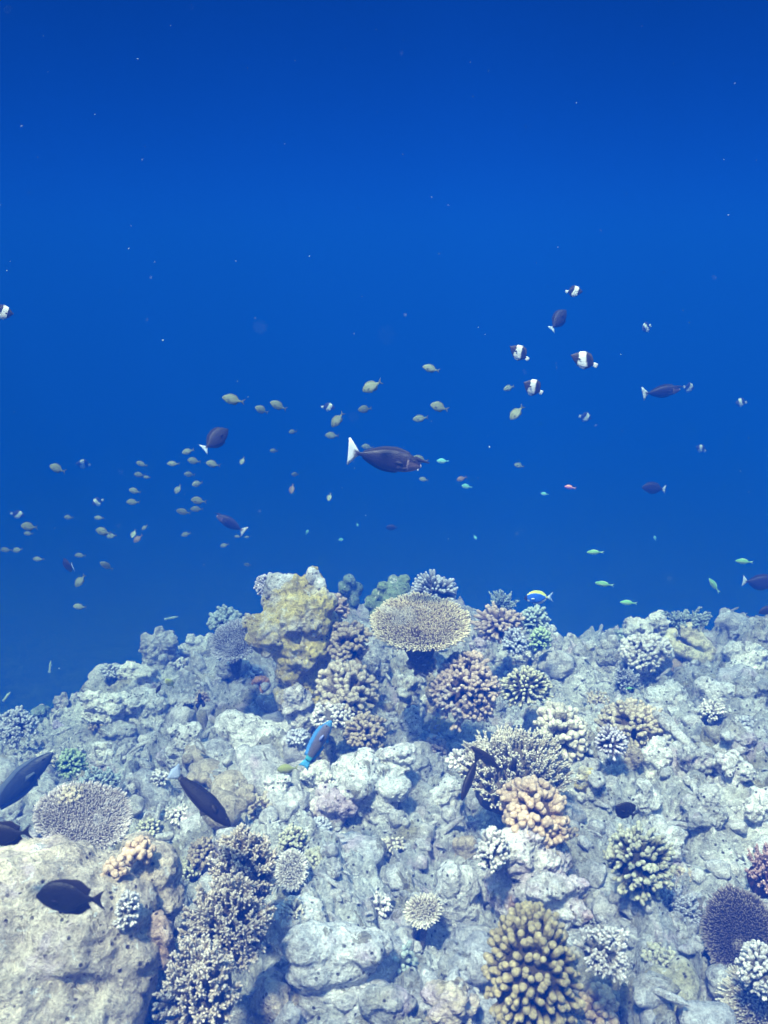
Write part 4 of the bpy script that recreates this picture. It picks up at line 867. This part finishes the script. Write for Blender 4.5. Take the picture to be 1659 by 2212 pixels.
for (x_, y_, l, f, nd, d, lb, pr) in [(1286,1193,38,'L',0,4.4,'green chromis high over the valley, leftmost of the upper ones',green),
 (1306,1262,42,'L',-8,4.2,'brightest yellow green chromis above the valley',green), (1298,1260,26,'L',-8,4.5,'second green chromis overlapped by the brightest one',green),
 (1358,1302,38,'L',-4,4.3,'green chromis just above the crumbly white crest rock',green), (1608,1213,40,'L',-5,4.3,'blue green chromis near the right edge',green),
 (1543,1265,42,'L',-52,4.3,'pale green chromis tilted nose up left near the right edge',green), (1362,1487,20,'L',0,4.3,'tiny pale chromis over the right slope rubble',green),
 (957,996,27,'L',0,5.0,'bright aqua fish just right of the unicornfish head',aqua), (1009,1051,24,'L',-8,5.2,'aqua fish below right of the unicornfish head',aqua),
 (1177,1067,18,'L',-8,5.6,'small aqua fish left of the purple orange one',aqua), (1415,1163,14,'L',-70,6.5,'faint upright aqua fish on the right below the dark surgeonfish',aqua),
 (663,1150,14,'R',-60,7,'faint aqua speck fish upright left of centre',aqua), (735,1166,14,'R',0,7,'faint aqua fish left of the small faint dark fish',aqua), (772,1133,10,'R',70,7,'tiny upright aqua fish near the faint dark fish',aqua), (1026,1160,14,'R',60,7,'faint aqua fish upright right of centre above the reef',aqua)]:
    put(pr, lb, 'fish', x_, y_, l, f, nd, 0, depth=d, group=GG_)
for (x_, y_, l, f, nd, d, lb) in [(370,1335,32,'R',-12,4.8,'slender pale wrasse over the left crest'), (108,1440,30,'R',-78,4.8,'faint slender wrasse pointing up off the left ridge'), (14,1505,30,'R',-50,4.8,'faint slender wrasse at the left edge above the ridge')]:
    put(wrasse, lb, 'fish', x_, y_, l, f, nd, 0, depth=d, group='slender pale wrasses')
GD = 'school of olive damselfish'
DM = """125,1013,34,L,-22,0|large lone damselfish at the far left of the school
307,1003,25,L,-18,0|damselfish topmost of the left middle cluster
302,1026,22,L,-8,10|damselfish in a pair, left one, middle cluster
318,1031,16,L,0,0|small damselfish in a pair, right one, middle cluster
375,1002,26,L,0,0|damselfish level with the top of the middle cluster
407,975,24,L,14,20|damselfish just under the round dark surgeonfish, uppermost
420,996,28,L,-8,0|damselfish below the uppermost one under the round surgeonfish
461,1003,30,L,-12,0|damselfish directly below the round dark surgeonfish
410,1025,20,L,-14,35|stubby damselfish second row below the round surgeonfish
427,1045,20,L,8,35|stubby damselfish third row below the round surgeonfish
385,1056,18,L,62,40|narrow damselfish nose down left of the third row
292,1061,25,L,-14,0|damselfish above the faint lowest one of the middle cluster
288,1085,28,L,0,0|dim damselfish lowest of the middle cluster
430,1082,32,L,-8,0|bright damselfish above a dimmer twin
426,1100,27,L,0,0|dimmer damselfish right beneath its bright twin
397,1106,30,L,-10,0|damselfish at lower left of the stacked twins
149,1118,20,L,-4,0|small damselfish high in the lower left group
215,1119,21,L,0,0|small damselfish above the bright pair
64,1138,34,L,-6,0|plump damselfish over a smaller one at the left
62,1153,20,L,0,0|small damselfish under the plump one at the left
224,1149,32,L,-14,0|bright damselfish of the touching pair
242,1158,22,L,10,0|small pale damselfish at the tail of the bright one
289,1152,12,L,75,60|tiny thin pale damselfish beside the brown one
313,1139,14,L,40,30|tiny dim damselfish above the brown one
403,1154,20,L,14,20|lone damselfish left of the white V tailed unicornfish
14,1188,24,L,-2,0|damselfish at the left edge, first of two in line
39,1188,22,L,14,0|pale damselfish second of two in line at the left edge
84,1208,24,L,0,0|damselfish left of the faint brownish surgeonfish
174,1200,24,L,0,0|damselfish just above the pale blue crescent tail
231,1223,30,L,-40,20|dim damselfish tilted nose up right of the crescent tail
174,1254,34,L,52,0|pale damselfish nose down under the crescent tail
173,1311,28,L,-4,0|lowest pale damselfish over the left drop off
486,1178,18,L,10,20|small damselfish below the white V tail
514,1159,14,L,0,0|tiny damselfish touching the V tail left side
535,1160,12,L,0,20|tiny damselfish touching the V tail right side
535,1220,15,L,-20,30|small faint damselfish above the crest left of the yellow rock
524,995,14,L,70,50|thin upright damselfish right of the round surgeonfish
505,864,46,L,-12,0|largest damselfish leading the upper row at left
566,886,28,L,-28,20|damselfish third in the upper row
602,877,36,L,-26,10|damselfish fourth in the upper row with head up
730,906,38,L,52,0|damselfish nose down between the banded fish and the unicornfish
805,834,44,L,28,0|long damselfish nose down left, high above the unicornfish
789,884,28,L,4,25|round damselfish straight above the unicornfish back
932,797,36,L,-14,0|topmost dim damselfish right of centre
950,880,38,L,-16,0|damselfish second right of centre above the unicornfish head
909,904,32,L,6,15|damselfish with lowered fin above the unicornfish head
718,941,28,L,-2,0|damselfish just above the white tail of the unicornfish
794,966,24,L,-8,0|damselfish half hidden behind the unicornfish back
908,993,34,L,-14,0|damselfish half hidden behind the unicornfish head
633,933,16,L,0,30|small damselfish left of the unicornfish tail, upper
592,974,16,L,-8,30|small damselfish left of the unicornfish tail, lower
916,1036,20,L,-8,0|small damselfish under the unicornfish mouth
638,1025,15,L,-10,40|faint damselfish below left of the unicornfish tail
712,1073,14,L,76,50|thin upright damselfish beneath the unicornfish tail
1122,1006,22,L,-14,0|pale damselfish alone on the right of the unicornfish
1100,838,24,L,16,20|yellowish damselfish left of the brightest banded butterflyfish
1117,891,38,L,48,0|yellowish damselfish nose down under the banded trio"""
for ln in DM.split('\n'):
    a, lb = ln.split('|'); q = a.split(','); put(damsel, lb, 'fish', int(q[0]), int(q[1]), int(q[2]) * 1.1, q[3], int(q[4]), int(q[5]), real=.082, dmax=6.5, group=GD)
for (x_, y_, l, nd, yw, lb) in [(299,1163,28,42,0,'brown damselfish nose down left in the left school'), (998,1034,24,20,0,'dim brownish damselfish right of the unicornfish head'), (631,1055,20,80,40,'brown upright thin damselfish below left of the unicornfish')]:
    put(damsel_b, lb, 'fish', x_, y_, l, 'L', nd, yw, real=.085, dmax=6, group='brown damselfish')
for p_ in (damsel, damsel_b, green, aqua, butter, uni, dark_w, dark, slim, tang, par, anth, wrasse, ygr):
    assert 'label' in p_, p_.name

# dark sea cucumbers lying on the white knob
DKM = coral_mat((.02, .02, .025), (.03, .03, .035), .4, 1)
for (pts, lb) in [([(395,1523),(402,1526),(410,1524),(418,1527)], 'black knotted growth lying on the left of the white knob'), ([(430,1528),(426,1522),(434,1519),(430,1508),(432,1500)], 'black forked growth on the right of the white knob'), ([(432,1512),(438,1518),(440,1524)], 'short black growth at the foot of the forked one')]:
    ps = []
    for x_, y_ in pts: l_, n_ = hit(x_, y_); ps.append(np.array(l_))
    c = ps[0].copy(); B = np.array([p - c for p in ps[:-1]]); D = np.array([ps[i + 1] - ps[i] for i in range(len(ps) - 1)]); ln = np.linalg.norm(D, axis=1) + .008
    V, F, T = fingers(B, D, ln, np.full(len(B), .009), np.full(len(B), .011), n=8, m=4, wob=.4)
    o = mesh_np('sea_cucumber', V, F, DKM, attrs={'tip': T}); o.location = c; tag(o, lb, 'sea cucumber', 'black growths on the left slope')

# drifting specks
m, t, b = newmat('plankton', .8); b.inputs['Base Color'].default_value = (.4, .45, .5, 1)
rs = np.random.RandomState(9); Vp, Fp, off = [], [], 0; V0, F0 = ICO[2]
for i in range(150):
    d = rs.uniform(.9, 6) if i > 8 else rs.uniform(.3, 1.0); p = np.array(at(rs.uniform(-80, 1740), rs.uniform(-40, 1500), d)); r = .0007 * math.exp(.5 * rs.normal()) * (.5 + d * .3) * (1 if i > 60 else .8)
    V = V0 * r * rs.uniform(.5, 1.3, 3) + p
    if p[2] > 1.25: continue
    Vp.append(V); Fp.append(F0 + off); off += len(V0)
tag(mesh_np('drifting_plankton', np.concatenate(Vp), None, m, F3=np.concatenate(Fp)), kind='stuff')
# ------------------------------------------------------------------ water haze around, added light-dappling sheet above
def box(name, a, b, mat):
    V = [(x, y, z) for x in (a[0], b[0]) for y in (a[1], b[1]) for z in (a[2], b[2])]
    F = [(0, 1, 3, 2), (4, 6, 7, 5), (0, 4, 5, 1), (2, 3, 7, 6), (0, 2, 6, 4), (1, 5, 7, 3)]
    return mesh_np(name, V, F, mat, smooth=False)
m = bpy.data.materials.new('sea_haze'); m.use_nodes = True; t = m.node_tree; t.nodes.clear()
o_ = N(t, 'ShaderNodeOutputMaterial'); pv = N(t, 'ShaderNodeVolumePrincipled')
pv.inputs['Color'].default_value = (.001, .0225, .19, 1)
pv.inputs['Absorption Color'].default_value = (.30, .40, .28, 1)
pv.inputs['Density'].default_value = .28; pv.inputs['Anisotropy'].default_value = -0.3
t.links.new(pv.outputs[0], o_.inputs['Volume'])
hz = box('haze', (-160, -160, -17), (160, 160, 1.4), m); tag(hz, kind='stuff')

m, t, b = newmat('dapple_filter'); t.nodes.remove(b)  # transparency pattern that filters the sun into caustic dapples
tr = N(t, 'ShaderNodeBsdfTransparent'); g = N(t, 'ShaderNodeNewGeometry').outputs['Position']
nv = N(t, 'ShaderNodeTexNoise'); nv.inputs['Scale'].default_value = 1.6; t.links.new(g, nv.inputs['Vector'])
ad = N(t, 'ShaderNodeVectorMath', operation='MULTIPLY_ADD'); ad.inputs[1].default_value = (.35, .35, .35)
t.links.new(nv.outputs['Color'], ad.inputs[0]); t.links.new(g, ad.inputs[2])
v1 = voro(t, ad.outputs[0], 3.2, 'SMOOTH_F1'); c1 = mrange(t, v1, .15, .6, 0, 1)
n2 = noise(t, g, 1.1, 3, .5)
s = N(t, 'ShaderNodeMath', operation='ADD'); t.links.new(mrange(t, c1, 0, 1, 0, .55), s.inputs[0]); t.links.new(mrange(t, n2, .35, .65, 0, .5), s.inputs[1])
t.links.new(mrange(t, s.outputs[0], .1, .95, .38, 1), tr.inputs[0]) if False else None
cc = N(t, 'ShaderNodeCombineXYZ'); vv = mrange(t, s.outputs[0], .22, .85, .42, 1)
for k in range(3): t.links.new(vv, cc.inputs[k])
t.links.new(cc.outputs[0], tr.inputs[0]); t.links.new(tr.outputs[0], t.nodes['Material Output'].inputs['Surface'])
gx, gy = np.meshgrid(np.linspace(-7, 7, 60), np.linspace(-5, 5.2, 50)); gx = gx.ravel(); gy = gy.ravel()
gz = 1.5 + .04 * perlin(np.stack([gx, gy, gx * 0], 1) * 1.5)
I = (np.arange(49)[:, None] * 60 + np.arange(59)[None]).ravel()
ws = mesh_np('dapple_sheet', np.stack([gx, gy, gz], 1), np.stack([I, I + 1, I + 61, I + 60], 1), m); tag(ws, kind='structure')  # unseen sheet, added above the view to dapple the sunlight on the reef
